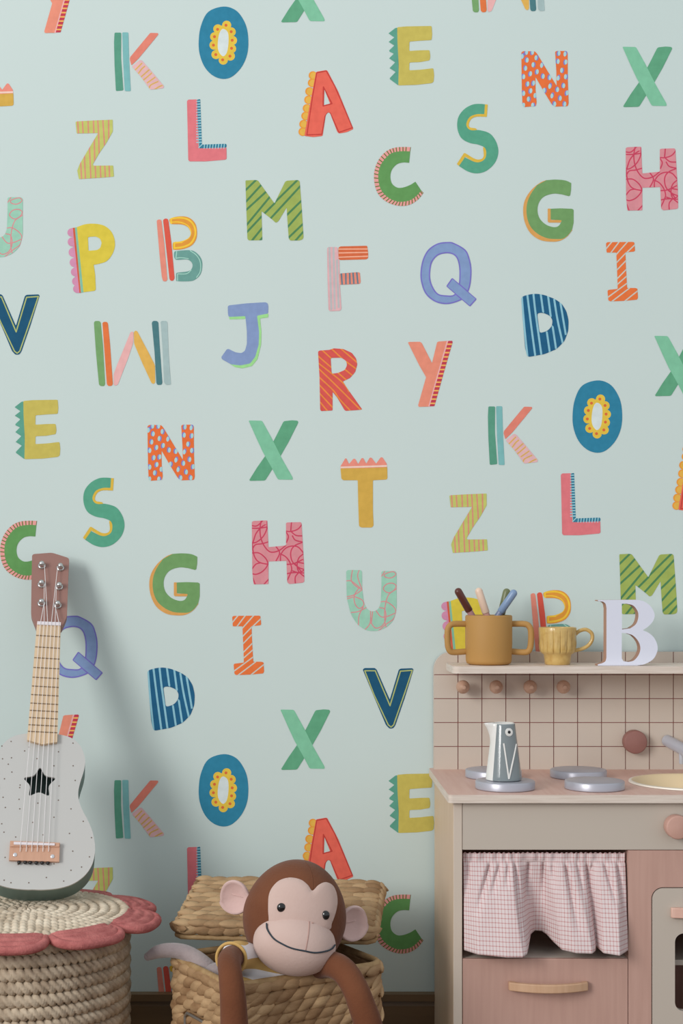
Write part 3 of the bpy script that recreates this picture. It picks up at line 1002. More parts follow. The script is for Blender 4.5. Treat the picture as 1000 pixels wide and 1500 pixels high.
for j in range(NZ + 1):
    for i in range(NX + 1):
        t = i / NX
        px = 683 + 234 * t
        zb = zf(interp(px, hemx, hemy), YF - 0.01)
        w = j / NZ
        if w < 0.09:
            z = cz1 + (cseam - cz1) * (w / 0.09) + 0.0007 * math.sin(px * 0.9) * (1 - w / 0.09)
            q = 0.0
        else:
            q = (w - 0.09) / 0.91
            z = cseam + (zb - cseam) * q
        pe = (1 - q) * interp(px, topx, botx) + q * px
        d = 1.25 * interp(pe, hemx, hemd) * (0.12 + 0.88 * q ** 0.8) * (1 if w > 0.09 else 0.3)
        if w < 0.075:
            d += 0.0012 * math.sin(px * 0.42 + 1.3 * math.sin(px * 0.11)) - 0.004
        elif w < 0.095:
            d -= 0.006
        else:
            d -= 0.004
            for c0, c1, qe, am in creases:
                fd = max(0.0, 1 - (q / qe) ** 1.6) * min(1, 0.25 + q * 9)
                d -= am * fd * math.exp(-((px - c0 - (c1 - c0) * q / qe) / (2.6 + 4.5 * q)) ** 2)
        x = xa + (xb - xa) * t
        V.append((x, YF + 0.007 - d, z))
        UV.append((us[i], cz1 - z))
F = [(j * (NX + 1) + i, (j + 1) * (NX + 1) + i, (j + 1) * (NX + 1) + i + 1, j * (NX + 1) + i + 1) for j in range(NZ) for i in range(NX)]
cur = kp('curtain', V, F, M_CHECK, smooth=180)
uvl = cur.data.uv_layers.new(name='UVMap')
for lp in cur.data.loops:
    uvl.data[lp.index].uv = UV[lp.vertex_index]
v, f = tube([(xa, YF + 0.0125, cseam + 0.0004)] + [(xa + (xb - xa) * i / 60, YF + 0.0122 + 0.0006 * math.sin(i), cseam + 0.0004) for i in range(1, 60)] + [(xb, YF + 0.0125, cseam + 0.0004)], 0.0004, 6)
kp('seam', v, f, mat('seam_cotton', (226, 208, 206), 0.9), parent=cur)
so = cur.modifiers.new('cloth_thickness', 'SOLIDIFY')
so.thickness = 0.0008
so.offset = 0
v, f = tube([(CX0, YF + 0.019, cz1 - 0.006), (CX1, YF + 0.019, cz1 - 0.006)], 0.003, 10)
kp('curtain_rod', v, f, M_PLY)

# ------------------------------------------------------------------ things on the shelf
M_MUG = mat('mustard_silicone', (180, 136, 76), 0.62, spec=0.35)
mc = at(715.5, 976, -0.07)
mug = empty('mug', (mc.x, -0.07, SZ + 0.0002), 'matte mustard double-handled mug holding pens on the kitchen shelf', 'mug')
R, H = 0.0331, 0.0700
v, f = lathe([(0, 0), (R - 0.006, 0), (R - 0.002, 0.002), (R - 0.0008, 0.006), (R, 0.03), (R, H - 0.002), (R - 0.0008, H - 0.0003), (R - 0.0018, H),
              (R - 0.0028, H - 0.0005), (R - 0.0034, H - 0.003), (R - 0.0034, 0.006), (R - 0.008, 0.0035), (0, 0.0032)], 64)
mk('body', v, f, M_MUG, mug, smooth=50)
for s in (-1, 1):
    x0, x1 = R - 0.002, R + 0.0265
    za, zb = H - 0.0155, H - 0.0515
    pts = [(x0, za + 0.003), (x1 - 0.010, za + 0.003), (x1 - 0.0035, za), (x1 - 0.0006, za - 0.008), (x1 - 0.001, zb + 0.010), (x1 - 0.004, zb + 0.001), (x1 - 0.011, zb - 0.001), (x0, zb)]
    path = [(s * p[0], -0.006 * (p[0] - x0) / 0.027, p[1]) for p in cat(pts, 5, False)]
    v, f = tube(path, 0.0043, 14)
    mk('handle', v, f, M_MUG, mug, smooth=60)


def pen(px, py, qx, Yt, Yb, zb, cbody, ccap, label):
    top = at(px, py, Yt)
    m = at(qx, 904, (Yt + Yb) / 2)
    d = (m - top)
    t = (zb - top.z) / d.z
    base = top + d * t
    base.y = Yb
    ln = (top - base).length
    r = 0.0054
    e = empty('felt_tip_pen', base, label, 'pen', 'felt tip pens standing in the mustard mug')
    zz = (top - base).normalized()
    e.rotation_euler = zz.to_track_quat('Z', 'Y').to_euler()
    caplen = 0.037
    pr = [(0, ln)] + [(r * math.sin(a), ln - r + r * math.cos(a)) for a in (0.3, 0.6, 0.9, 1.2, PI / 2)] + [(r * 1.0, ln - caplen), (r * 0.9, ln - caplen - 0.0006), (0, ln - caplen - 0.0006)]
    v, f = lathe(pr[::-1], 20)
    mk('barrel', v, f, mat('pen_' + label.split()[0], cbody, 0.35), e, smooth=50)
    v, f = lathe([(0, 0.0004), (r * 0.4, 0.0005), (r * 0.85, 0.006), (r * 0.85, ln - caplen - 0.0007), (0, ln - caplen - 0.0007)], 20)
    mk('cap', v, f, mat('pen_cap_' + label.split()[0], ccap, 0.4), e, smooth=50)


mz = SZ + 0.0065
pen(668.5, 862, 692, -0.088, -0.066, mz, (92, 46, 38), (176, 130, 130), 'dark brown felt tip pen leaning left in the mug')
pen(699.5, 861, 713.5, -0.082, -0.082, mz, (230, 200, 178), (190, 140, 130), 'cream felt tip pen standing in the mug')
pen(743, 862, 733, -0.054, -0.058, mz, (112, 118, 82), (120, 110, 80), 'olive green felt tip pen behind the blue pen')
pen(755, 864.5, 727.5, -0.077, -0.064, mz + 0.022, (128, 152, 186), (120, 130, 160), 'pale blue felt tip pen leaning right in the mug')

# small yellow cup
M_CUP = mat('yellow_glaze', (204, 172, 104), 0.3, (190, 152, 84), 120, coat=0.3, lo=0.45, hi=0.75)
cc = at(816.2, 976, -0.07)
cup = empty('cup', (cc.x, -0.07, SZ + 0.0002), 'small glazed yellow cup with carved ribs beside the white letter', 'cup')
prof_o = [(0.0, 0), (0.0168, 0), (0.0178, 0.0012), (0.0186, 0.008), (0.0196, 0.0142), (0.0222, 0.0165), (0.0240, 0.0190), (0.0250, 0.0235), (0.0256, 0.030),
          (0.0261, 0.038), (0.0265, 0.046), (0.0267, 0.0512), (0.0262, 0.0526), (0.0252, 0.0528), (0.0246, 0.0515), (0.0238, 0.030), (0.018, 0.010), (0, 0.006)]


def cup_mod(a, r, z, j):
    if 5 <= j <= 10:
        k = 16
        ph = abs(((a * k / (2 * PI)) % 1) - 0.5) * 2
        rib = -0.0009 * max(0, 1 - (1 - ph) * 7)
        arch = 0.0
        if z < 0.0345:
            h = (z - 0.019) / 0.0155
            arch = 0.0012 if (1 - ph) > h * 0.9 + 0.05 else -0.0004
        return rib + arch * 0.8
    return 0.0


pf = []
for (r0, z0), (r1, z1) in zip(prof_o[:-1], prof_o[1:]):
    pf.append((r0, z0))
pf.append(prof_o[-1])
v, f = lathe(prof_o, 192, cup_mod)
mk('body', v, f, M_CUP, cup, smooth=50)
pts = [(0.0245, 0.042), (0.031, 0.0475), (0.040, 0.0495), (0.0478, 0.044), (0.0482, 0.035), (0.043, 0.027), (0.034, 0.022), (0.0235, 0.0195)]
v, f = tube([(p[0], -0.004 * (p[0] - 0.024) / 0.024, p[1]) for p in cat(pts, 5, False)], 0.0027, 12)
mk('handle', v, f, M_CUP, cup, smooth=60)

# standing white letter B
bx, bz = 910, 976
bo_ = [(105, 150), (300, 146), (520, 145)]
bo_ = cat([(520, 145), (600, 165), (670, 220), (708, 300), (690, 370), (640, 425), (585, 462)], 5, False)
bo2 = cat([(586, 466), (640, 490), (700, 540), (737, 620), (735, 690), (690, 770), (600, 820), (520, 833)], 5, False)
outer = [(106, 148)] + bo_ + bo2 + [(106, 833), (106, 820)] + cat([(150, 810), (185, 790), (197, 755)], 4, False) + \
        cat([(198, 235), (188, 188), (162, 165)], 4, False) + [(106, 158)]
h1 = [(360, 187)] + cat([(410, 186), (480, 205), (528, 265), (535, 330), (510, 400), (450, 445)], 4, False) + [(362, 456)]
h2 = [(360, 492)] + cat([(420, 498), (480, 520), (535, 580), (557, 650), (540, 720), (490, 780), (430, 796)], 4, False) + [(378, 788), (360, 760)]
BYF = -0.100
sB = (D + BYF) / D


def bpt(p):
    return ((860 + p[0] / 7.143 - bx) / 1000 * sB, (bz - (860 + p[1] / 7.143)) / 1000 * sB)


v, f, s = ext_poly([bpt(p) for p in outer], [[bpt(p) for p in h1], [bpt(p) for p in h2]], -0.016, 0)
zmin = min(p[1] for p in v)
B = mk('letter_b', [Vector((p[0], -p[2], p[1] - zmin)) for p in v], f,
       [mat('white_lacquer', (220, 223, 238), 0.5), mat('mdf_brown', (176, 138, 118), 0.7)], fm=[0 if k == 0 else 1 for k in s])
B.location = (xf_(bx, BYF), BYF, SZ + 0.0003)
B.rotation_euler = (0, 0, math.radians(3))
tag(B, 'white serif letter B with brown edges standing on the kitchen shelf', 'letter')

# ------------------------------------------------------------------ bird jug on the hob
M_GLZ = mat('grey_glaze', (122, 131, 134), 0.14, coat=0.8)
M_WGLZ = mat('white_glaze', (226, 224, 220), 0.16, coat=0.6)
jug = empty('jug', (0.2065, -0.222, WZ + 0.0117), 'grey and white glazed bird jug with beak spout on a hob plate', 'jug')
JH = 0.0745


def jr(z):
    return 0.0241 + (0.0148 - 0.0241) * (z / JH)


NA, NZJ = 96, 24
prof_j = [(0, 0), (0.022, 0), (0.0236, 0.0010)] + [(jr(JH * k / NZJ), JH * k / NZJ) for k in range(1, NZJ + 1)]
prof_j += [(0.0140, JH + 0.0006), (0.0128, JH)] + [(jr(JH * k / 8) - 0.0022, JH * k / 8) for k in (7, 5, 3, 1)] + [(0, 0.004)]
BEAK = PI + 0.12


def beak(a, r, z, j):
    d = (a - BEAK + PI) % (2 * PI) - PI
    u = max(0, (z / JH - 0.62) / 0.38)
    if r < 0.005:
        return 0
    return 0.0118 * u ** 1.9 * math.exp(-(d / 0.27) ** 2)


v, f = lathe(prof_j, NA, beak)
m = len(prof_j)
fm = []
for i in range(NA):
    a = 2 * PI * (i + 0.5) / NA
    for j in range(m - 1):
        z = (prof_j[j][1] + prof_j[j + 1][1]) / 2
        d = (a - PI + PI) % (2 * PI) - PI
        white = (-0.80 < d < 0.80) or j >= 2 + NZJ
        fm.append(1 if white else 0)
mk('body', v, f, [M_GLZ, M_WGLZ], jug, fm, smooth=50)


def on_jug(px, py):
    x = (px - 739.0) * 0.899 / 1000
    z = (1142.5 - py) * 0.899 / 1000
    r = jr(z)
    return Vector((x, -math.sqrt(max(r * r - x * x, 0)) - 0.0001, z))


for a, b in (((736.3, 1087), (743, 1138)), ((755.5, 1089), (743, 1138))):
    pts = [on_jug(a[0] + (b[0] - a[0]) * k / 8, a[1] + (b[1] - a[1]) * k / 8) for k in range(9)]
    v, f = tube(pts, 0.0011, 8)
    mk('wing_line', v, f, M_WGLZ, jug)
e = on_jug(744.3, 1071)
nrm = Vector((e.x, e.y, 0.003)).normalized()
for r, dd, mm, nm in ((0.0055, 0.0, M_WGLZ, 'eye'), (0.0021, 0.0006, mat('black_glaze', (18, 20, 20), 0.15), 'pupil')):
    q = nrm.to_track_quat('Z', 'Y').to_matrix().to_4x4()
    v, f = ball((0, 0, 0), (r, r, 0.0006), 24, 8)
    eo = mk(nm, [q @ Vector(p) + e + nrm * dd for p in v], f, mm, jug if nm == 'eye' else eye_o)
    eye_o = eo

# ------------------------------------------------------------------ coiled straw basket and its flower lid
M_STRAW = mat('straw_coil', (164, 145, 124), 0.8, (208, 191, 168), 38, (1, 1, 1), 0.5, 260, spec=0.2)
M_STRAW2 = mat('straw_lid', (188, 170, 148), 0.8, (224, 209, 188), 34, (1, 1, 1), 0.4, 260, spec=0.2)
M_PETAL = mat('dusty_pink_jute', (168, 96, 94), 0.9, (196, 120, 116), 70, (1, 1, 1), 0.6, 420, spec=0.1)
LID = at(40, 1327, -0.26)
LZ = LID.z


def coil_ring(R, r, nst, slant=0.8, amp=0.12, seg=5, rz=None, npf=10, seed=1):
    rz = rz or r
    rn = random.Random(seed)
    jit = [rn.uniform(-0.25, 0.25) for _ in range(nst)]
    N = nst * seg
    V, F = [], []
    for i in range(N):
        a = 2 * PI * i / N
        for k in range(npf):
            g = 2 * PI * k / npf
            ph = i / seg + slant * math.sin(g)
            j = int(math.floor(ph)) % nst
            w = ph - math.floor(ph)
            b = 1 + amp * (0.5 * math.sin(PI * w) - 0.95 * math.exp(-(min(w, 1 - w) / 0.13) ** 2)) + 0.16 * jit[j] * math.sin(PI * w)
            rad = R + r * math.cos(g) * b
            V.append((rad * math.cos(a), rad * math.sin(a), rz * math.sin(g) * b))
    for i in range(N):
        i2 = (i + 1) % N
        for k in range(npf):
            k2 = (k + 1) % npf
            F.append((i * npf + k, i2 * npf + k, i2 * npf + k2, i * npf + k2))
    return V, F


basket = empty('straw_basket', (LID.x, LID.y, 0), 'tall round coiled straw basket under a flower-shaped lid', 'basket')
RB = 0.1245
row0 = None
rh = 0.0158
nrow = int((LZ - 0.014) / rh)
for k in range(nrow):
    z = LZ - 0.0175 - rh * 0.5 - k * rh
    if z < rh * 0.45:
        break
    M = Matrix.Translation((0, 0, z)) @ Matrix.Rotation(k * 1.7 + random.uniform(0, 0.3), 4, 'Z')
    if k % 3 == 0 and k < 9:
        v, f = coil_ring(RB, 0.0080, 82, 0.62, 0.27, 8, 0.0081, npf=14, seed=k)
        rows = rows if k else []
        o = mk('coil_row', v, f, M_STRAW, basket, smooth=180)
        o.matrix_local = M
        rows.append(o)
    else:
        o = inst(rows[k % len(rows)], basket, M)
v, f = lathe([(0, 0.002), (RB - 0.004, 0.002), (RB - 0.004, LZ - 0.018)], 64)
mk('lining', v, f, M_STRAW, basket)

lid = empty('flower_lid', (LID.x, LID.y, LZ), 'straw lid with dusty pink scalloped petals on the round basket', 'basket lid')
for k in range(10):
    R = 0.0065 + k * 0.0132
    v, f = coil_ring(R, 0.0073, max(10, int(R * 2 * PI / 0.0095)), 0.5, 0.3, 7, 0.0080, npf=12, seed=20 + k)
    o = mk('coil_ring', v, f, M_STRAW2, lid, smooth=180)
    o.location = (0, 0, -0.0098 - 0.00004 * k * k)
NT, NW = 40, 26
for k in range(9):
    a0 = math.radians(-77.4 + 28 + 40 * k)
    V, F = [], []
    for side in (1, -1):
        for i in range(NT + 1):
            t = -1 + 2 * i / NT
            for j in range(NW + 1):
                w = j / NW
                hh = 0.0465 * max(0.0, 1 - abs(t) ** 3.4) ** 0.5
                a = a0 + math.radians(19.7) * t * (1 + 0.02 * math.sin(PI * w)) * (1 - 0.04 * w)
                r = 0.125 + hh * w
                th = 0.0072 * max(0, 1 - w ** 5) ** 0.5 * max(0, 1 - abs(t) ** 8) ** 0.5
                ridge = 0.0024 * abs(math.sin(PI * 3.4 * w)) * (1 if side > 0 else 0) * max(0, 1 - abs(t) ** 8)
                z = side * th * 0.9 + (ridge - 0.0012 if th > 0.0005 and side > 0 else 0) - 0.0125 - 0.005 * (w * hh / 0.0465) ** 1.4
                V.append((r * math.cos(a), r * math.sin(a), z))
    n1 = (NT + 1) * (NW + 1)
    for i in range(NT):
        for j in range(NW):
            q = (i * (NW + 1) + j, (i + 1) * (NW + 1) + j, (i + 1) * (NW + 1) + j + 1, i * (NW + 1) + j + 1)
            F.append(q[::-1])
            F.append(tuple(x + n1 for x in q))
    pt = mk('petal', V, F, M_PETAL, lid, smooth=180)
    path = []
    for i in range(49):
        t = -0.985 + 1.97 * i / 48
        hh = 0.0465 * max(0.0, 1 - abs(t) ** 3.4) ** 0.5
        a = a0 + math.radians(19.0) * t
        r = 0.125 + hh * 0.95
        path.append((r * math.cos(a), r * math.sin(a), -0.0120 - 0.0050 * (hh / 0.0465) ** 1.4))
    N_ = 260
    pa = cat(path, 6, False)
    rad = [0.0056 * (1 + 0.05 * math.sin(i * 2.1)) for i in range(len(pa))]
    v, f = tube(pa, rad, 12, up=(0, 0, 1))
    mk('rim_rope', v, f, M_PETAL, pt, smooth=180)

# ------------------------------------------------------------------ toy guitar leaning on the wall
TH, PSI, GT = math.radians(28), math.radians(8.5), 0.050
U0 = Vector((math.cos(PSI), math.sin(PSI), 0))
V0 = Vector((-math.sin(TH) * math.sin(PSI), math.sin(TH) * math.cos(PSI), math.cos(TH)))
GN = U0.cross(V0).normalized()
G0 = at(50, 1302.5, -0.266)
CAMP = Vector((CX, -D, CZ))


def gplane(px, py, lift=0.0):
    d = at(px, py, 0) - CAMP
    o = G0 + GN * lift
    return CAMP + d * ((o - CAMP).dot(GN) / d.dot(GN))


GV = (gplane(72, 912) - gplane(49.0, 1303)).normalized()
GU = GV.cross(GN).normalized()
GB = gplane(49.0, 1303)


def gl(px, py, lift=0.0):
    p = gplane(px, py, lift) - GB
    return (p.dot(GU), p.dot(GV))


gtr = empty('toy_guitar', (0, 0, 0), 'white dotted toy guitar with star sound hole standing on the basket lid', 'guitar')
gtr.matrix_world = Matrix(((GU.x, GV.x, GN.x, GB.x), (GU.y, GV.y, GN.y, GB.y), (GU.z, GV.z, GN.z, GB.z), (0, 0, 0, 1)))
M_GW = mat('guitar_white', (192, 191, 188), 0.5)
M_GS = mat('guitar_teal_side', (104, 128, 122), 0.5)
M_GH = mat('guitar_mauve_wood', (150, 110, 100), 0.5)
M_FB = mat('fretboard_wood', (222, 196, 164), 0.5, (214, 186, 152), 10, (30, 2, 1))
M_FRET = mat('fret_brown', (134, 110, 84), 0.5)
M_STR = mat('string_white', (226, 222, 222), 0.4)
M_CHR = mat('chrome', (205, 205, 205), 0.22, metal=0.9)
M_BR = mat('bridge_wood', (198, 152, 126), 0.5, (206, 160, 134), 20, (10, 1, 1))

right = [(62, 1073.5), (87.7, 1076), (104.5, 1081), (115.7, 1090), (122, 1102), (124.8, 1115), (122.4, 1130), (117.7, 1145), (114.6, 1160), (115.9, 1174), (121.4, 1188),
         (128.8, 1202), (135.3, 1218), (138.7, 1235), (139, 1248), (136, 1263), (130, 1275), (120.5, 1285.5), (105, 1295.5), (84, 1301.5), (62, 1303.3)]
rg = [gl(*p) for p in right]
half = cat([(0, rg[0][1])] + rg[1:] + [(0, 0)], 4, False)
half = [(max(0.0, u), v) for u, v in half]
outline = half + [(-u, v) for u, v in half[-2:0:-1]]
sc_ = [gl(310 / 5.36, 1050 + 520 / 5.36)][0]
star = []
rs = 0.0236
for k in range(10):
    a = PI / 2 + k * PI / 5 + 0.02
    r = rs if k % 2 == 0 else rs * 0.52
    star.append((sc_[0] + r * math.cos(a), sc_[1] + r * math.sin(a)))
star = rp(star, 0.0048, 5)
v, f, s = ext_poly(outline, [star], -0.004, 0)
mk('soundboard', v, f, M_GW, gtr, smooth=30)
v, f, s = ext_poly(outline, [[(u * 0.9, vv * 0.93 + 0.008) for u, vv in outline]], -GT + 0.003, -0.004)
v2, f2, s2 = ext_poly(outline, [], -GT, -GT + 0.003)
v, f, _ = joined([(v, f), (v2, f2)])
mk('side', v, f, M_GS, gtr, smooth=30)
# printed dots
dz = [(15, 230), (90, 322), (93, 434), (228, 238), (290, 329), (459, 275), (573, 207), (423, 385), (574, 385), (590, 500), (463, 543), (155, 556), (24, 632), (297, 678),
      (458, 655), (155, 723), (557, 723), (423, 789), (257, 829), (653, 821), (14, 840), (338, 927), (545, 916), (718, 949), (123, 944), (571, 1055), (702, 1100),
      (40, 1104), (142, 1160), (423, 1155), (557, 1205), (364, 1262), (226, 1303), (86, 1303), (20, 330), (640, 1180), (500, 1290)]
pp = []
for x, y in dz:
    u, w = gl(x / 5.36, 1050 + y / 5.36)
    for sgn in ((1, -1) if x > 450 else (1,)):
        q = circle(u * sgn, w, 0.00095, 8)
        pp.append(([(a, b, 0.0002) for a, b in q], [tuple(range(8))]))
v, f, _ = joined(pp)
mk('dot_print', v, f, mat('dot_brown', (110, 92, 80), 0.6), gtr, smooth=0, kind='stuff')
# neck, frets, nut, headstock
fb = [gl(54.3, 912, 0.006), gl(39.6, 1084, 0.006), gl(61.3, 1090.5, 0.006), gl(83.6, 1087, 0.006), gl(89, 913.5, 0.006)]
v, f, s = ext_poly(fb, [], 0.0003, 0.0065)
bevel(mk('fretboard', v, f, M_FB, gtr), 0.0008)
nb = [gl(55, 922), gl(44.5, 1078), gl(79, 1078), gl(88, 922)]
v, f, s = ext_poly(nb, [], -0.014, 0.0002)
bevel(mk('neck', v, f, M_GS, gtr), 0.004, 3)
for y in (931.5, 948.3, 964.1, 978.4, 992.7, 1005.6, 1018.1, 1030.6, 1041.2, 1051.7, 1062.3, 1072):
    t = (y - 912) / (1085 - 912)
    xa_, xb_ = 54.3 + (39.6 - 54.3) * t + 0.3, 89 + (84 - 89) * t - 0.3
    a, b = gl(xa_, y - 0.6, 0.006), gl(xb_, y + 1.6, 0.006)
    v, f = tube([(*a, 0.0065), (*b, 0.0065)], 0.0008, 8)
    mk('fret', v, f, M_FRET, gtr)
a, b = gl(54.5, 913, 0.008), gl(89, 914.5, 0.008)
v, f, s = ext_poly([(a[0], a[1] - 0.002), (b[0], b[1] - 0.002), (b[0], b[1] + 0.003), (a[0], a[1] + 0.003)], [], 0.0003, 0.0085)
bevel(mk('nut', v, f, mat('nut_white', (224, 216, 220), 0.4), gtr), 0.0008)
hs = [(47, 811.7), (76, 809.5), (101.4, 817.5), (99.8, 848), (98, 902.4), (89.5, 922), (54, 922), (45.4, 900), (46, 860)]
v, f, s = ext_poly(rp([gl(*p) for p in hs], 0.004, 4), [], -0.013, 0)
bevel(mk('headstock', v, f, M_GH, gtr), 0.0012)
pegs = [(61.2, 826.5), (88.4, 829.6), (60.8, 854.1), (86.6, 857.5), (60.8, 881.8), (84.4, 884.7)]
sn = [59.4, 64.6, 69.8, 75.3, 80.7, 86.2]
sb = [29.3, 38.2, 46.3, 54.3, 62.7, 71.0]
for p in pegs:
    u, w = gl(p[0], p[1] + 1.5, 0.002)
    v, f = lathe([(0, 0.0), (0.0058, 0.0), (0.006, 0.0008), (0.005, 0.0022), (0.0042, 0.0026), (0.0040, 0.0075), (0.0034, 0.0095), (0.0018, 0.0108), (0, 0.0111)], 20)
    tp = mk('tuning_peg', v, f, M_CHR, gtr, smooth=50)
    tp.location = (u, w, 0.0001)
order = [4, 2, 0, 1, 3, 5]
for i in range(6):
    n_ = gl(sn[i], 911.5, 0.009)
    b_ = gl(sb[i], 1247, 0.008)
    p_ = gl(pegs[order[i]][0], pegs[order[i]][1], 0.006)
    sx = 0.0042 if i < 3 else -0.0042
    path = [(p_[0] + sx * 0.9, p_[1] - 0.001, 0.0062), (n_[0], n_[1], 0.0089), (b_[0], b_[1] + 0.010, 0.0086), (b_[0], b_[1], 0.0068)]
    v, f = tube(path, 0.00045, 6)
    mk('string', v, f, M_STR, gtr, smooth=0)
# bridge
bq = [gl(15, 1232, 0.005), gl(87.7, 1234.5, 0.005), gl(86.7, 1262.3, 0.005), gl(13, 1260, 0.005)]
v, f, s = ext_poly(bq, [], 0.0003, 0.0052)
br = bevel(mk('bridge', v, f, M_BR, gtr), 0.0008)


def bp(x, y, lift=0.006):
    return gl(x / 5.36, 1050 + y / 5.36, lift)


v, f, s = ext_poly([bp(80, 975), bp(468, 990), bp(466, 1022), bp(79, 1020)], [], 0.005, 0.0068)
bevel(mk('saddle_block', v, f, M_BR, br), 0.0006)
v, f, s = ext_poly([bp(108, 985), bp(430, 997), bp(430, 1014), bp(108, 1007)], [], 0.006, 0.0083)
bevel(mk('saddle', v, f, mat('nut_white', (224, 216, 220), 0.4), br), 0.0005)
for x, y in ((118, 1082), (412, 1095)):
    u, w = bp(x, y)
    v, f = lathe([(0.0, 0), (0.0026, 0), (0.0026, 0.0006), (0.0016, 0.0011), (0, 0.0012)], 16)
    o = mk('screw', v, f, mat('screw_grey', (206, 206, 210), 0.3, metal=0.3), br)
    o.location = (u, w, 0.0052)
for x, y in ((150, 1136), (198, 1136), (238, 1138), (285, 1140), (330, 1140), (376, 1142)):
    u, w = bp(x, y, 0.003)
    v, f = ball((u, w - 0.0012, 0.0027), (0.0025, 0.0025, 0.0025), 12, 8)
    mk('string_end', v, f, mat('string_end_black', (36, 32, 32), 0.4), br)

# ------------------------------------------------------------------ water hyacinth basket
M_HY = mat('water_hyacinth', (132, 99, 68), 0.7, (196, 162, 122), 34, (1, 1, 2.6), 0.3, 260, spec=0.25)
M_HYD = mat('hyacinth_core', (150, 116, 80), 0.9)


def tone_mix(m, c0, c1):
    nt = m.node_tree
    b = nt.nodes['Principled BSDF']
    src = b.inputs['Base Color'].links[0].from_socket
    at_ = nt.nodes.new('ShaderNodeAttribute')
    at_.attribute_name = 'tone'
    r = nt.nodes.new('ShaderNodeValToRGB')
    r.color_ramp.elements[0].color = (*lin(c0), 1)
    r.color_ramp.elements[1].color = (*lin(c1), 1)
    nt.links.new(at_.outputs['Fac'], r.inputs['Fac'])
    mx = nt.nodes.new('ShaderNodeMix')
    mx.data_type = 'RGBA'
    mx.inputs[0].default_value = 0.6
    nt.links.new(src, mx.inputs[6])
    nt.links.new(r.outputs[0], mx.inputs[7])
    nt.links.new(mx.outputs[2], b.inputs['Base Color'])


tone_mix(M_HY, (134, 101, 70), (196, 165, 126))
HA = math.radians(30)
E1, E2 = Vector((math.cos(HA), math.sin(HA), 0)), Vector((-math.sin(HA), math.cos(HA), 0))
near = at(338, 1446, -0.44)
HZ = near.z
HW, HL = 0.222, 0.178
hc = Vector((near.x, near.y, 0)) + E1 * HW / 2 + E2 * HL / 2
hy = empty('woven_basket', hc, 'rectangular water hyacinth basket with lid ajar and a plush monkey inside', 'basket')
hy.rotation_euler = (0, 0, HA)


def path_rect(w, l, r, step):
    """points and tangents evenly along a rounded rectangle"""
    q = rrect(-w / 2, w / 2, -l / 2, l / 2, r, 10)
    q = [Vector(p) for p in q]
    q.append(q[0])
    cum = [0]
    for a, b in zip(q[:-1], q[1:]):
        cum.append(cum[-1] + (b - a).length)
    n = round(cum[-1] / step)
    out = []
    for k in range(n):
        d = cum[-1] * k / n
        i = max(j for j in range(len(cum)) if cum[j] <= d)
        i = min(i, len(q) - 2)
        t = (d - cum[i]) / max(1e-9, cum[i + 1] - cum[i])
        p = q[i].lerp(q[i + 1], t)
        tg = (q[i + 1] - q[i]).normalized()
        out.append((p, tg))
    return out


def strand(c, tan, nrm, up, ln, ht, dp, slant, rn):
    """one plump leaf-shaped strand"""
    V, F = [], []
    ca, sa = math.cos(slant), math.sin(slant)
    ax = tan * ca + up * sa
    bx_ = up * ca - tan * sa
    NU, NVV = 8, 8
    bend = rn.uniform(-0.1, 0.1)
    for j in range(NU + 1):
        t = -1 + 2 * j / NU
        wdt = max(0.03, (1 - abs(t) ** 2.0)) ** 0.72
        for k in range(NVV):
            g = 2 * PI * k / NVV
            V.append(c + ax * (t * ln / 2) + bx_ * (math.sin(g) * ht / 2 * wdt + bend * ht * t * t) +
                     nrm * (math.cos(g) * dp * wdt) - nrm * (0.2 * dp * t * t + 0.45 * dp * t))
    for j in range(NU):
        for k in range(NVV):
            k2 = (k + 1) % NVV
            F.append((j * NVV + k, j * NVV + k2, (j + 1) * NVV + k2, (j + 1) * NVV + k))
    F.append(tuple(range(NVV))[::-1])
    F.append(tuple(NU * NVV + k for k in range(NVV)))
    return V, F


rn = random.Random(5)
UPV = Vector((0, 0, 1))
RH = 0.0132
nr = int(HZ / RH)
for k in range(nr):
    z = HZ - RH * 0.5 - k * RH
    parts = []
    pts = path_rect(HW - 0.006, HL - 0.006, 0.022, 0.0195)
    for i, (p, tg) in enumerate(pts):
        off = 0.5 if k % 2 else 0.0
        p2, tg2 = pts[(i + 1) % len(pts)]
        p = p.lerp(p2, off)
        tg = (tg + tg2 * off).normalized()
        t3 = Vector((tg.x, tg.y, 0))
        n3 = Vector((tg.y, -tg.x, 0))
        # opening for the carrying handle on the side facing the round basket
        if p.x < -HW / 2 + 0.02 and abs(p.y - 0.006) < 0.03 and 4 <= k <= 7:
            continue
        sl = (0.12 if k == 0 else rn.uniform(0.34, 0.48))
        parts.append(strand(Vector((p.x, p.y, z + rn.uniform(-0.0008, 0.0008))), t3, n3, UPV, rn.uniform(0.038, 0.045),
                            RH * rn.uniform(1.05, 1.28), rn.uniform(0.0048, 0.0060), sl, rn))
    v, f, _ = joined(parts)
    tones(mk('braid_row', v, f, M_HY, hy, smooth=180, kind='stuff'), [t for p in parts for t in [rn.random()] * len(p[1])])
op = rrect(-HW / 2 + 0.005, HW / 2 - 0.005, -HL / 2 + 0.005, HL / 2 - 0.005, 0.02)
ip = rrect(-HW / 2 + 0.009, HW / 2 - 0.009, -HL / 2 + 0.009, HL / 2 - 0.009, 0.017)
v1, f1, _ = ext_poly(op, [ip], 0.002, HZ - 0.006)
v2, f2, _ = ext_poly(ip, [], 0.002, 0.006)
v, f, _ = joined([(v1, f1), (v2, f2)])
mk('lining', v, f, M_HYD, hy)
v, f = tube([(p.x, p.y, HZ - 0.001) for p, t in path_rect(HW - 0.010, HL - 0.010, 0.02, 0.01)], 0.0045, 10, closed=True)
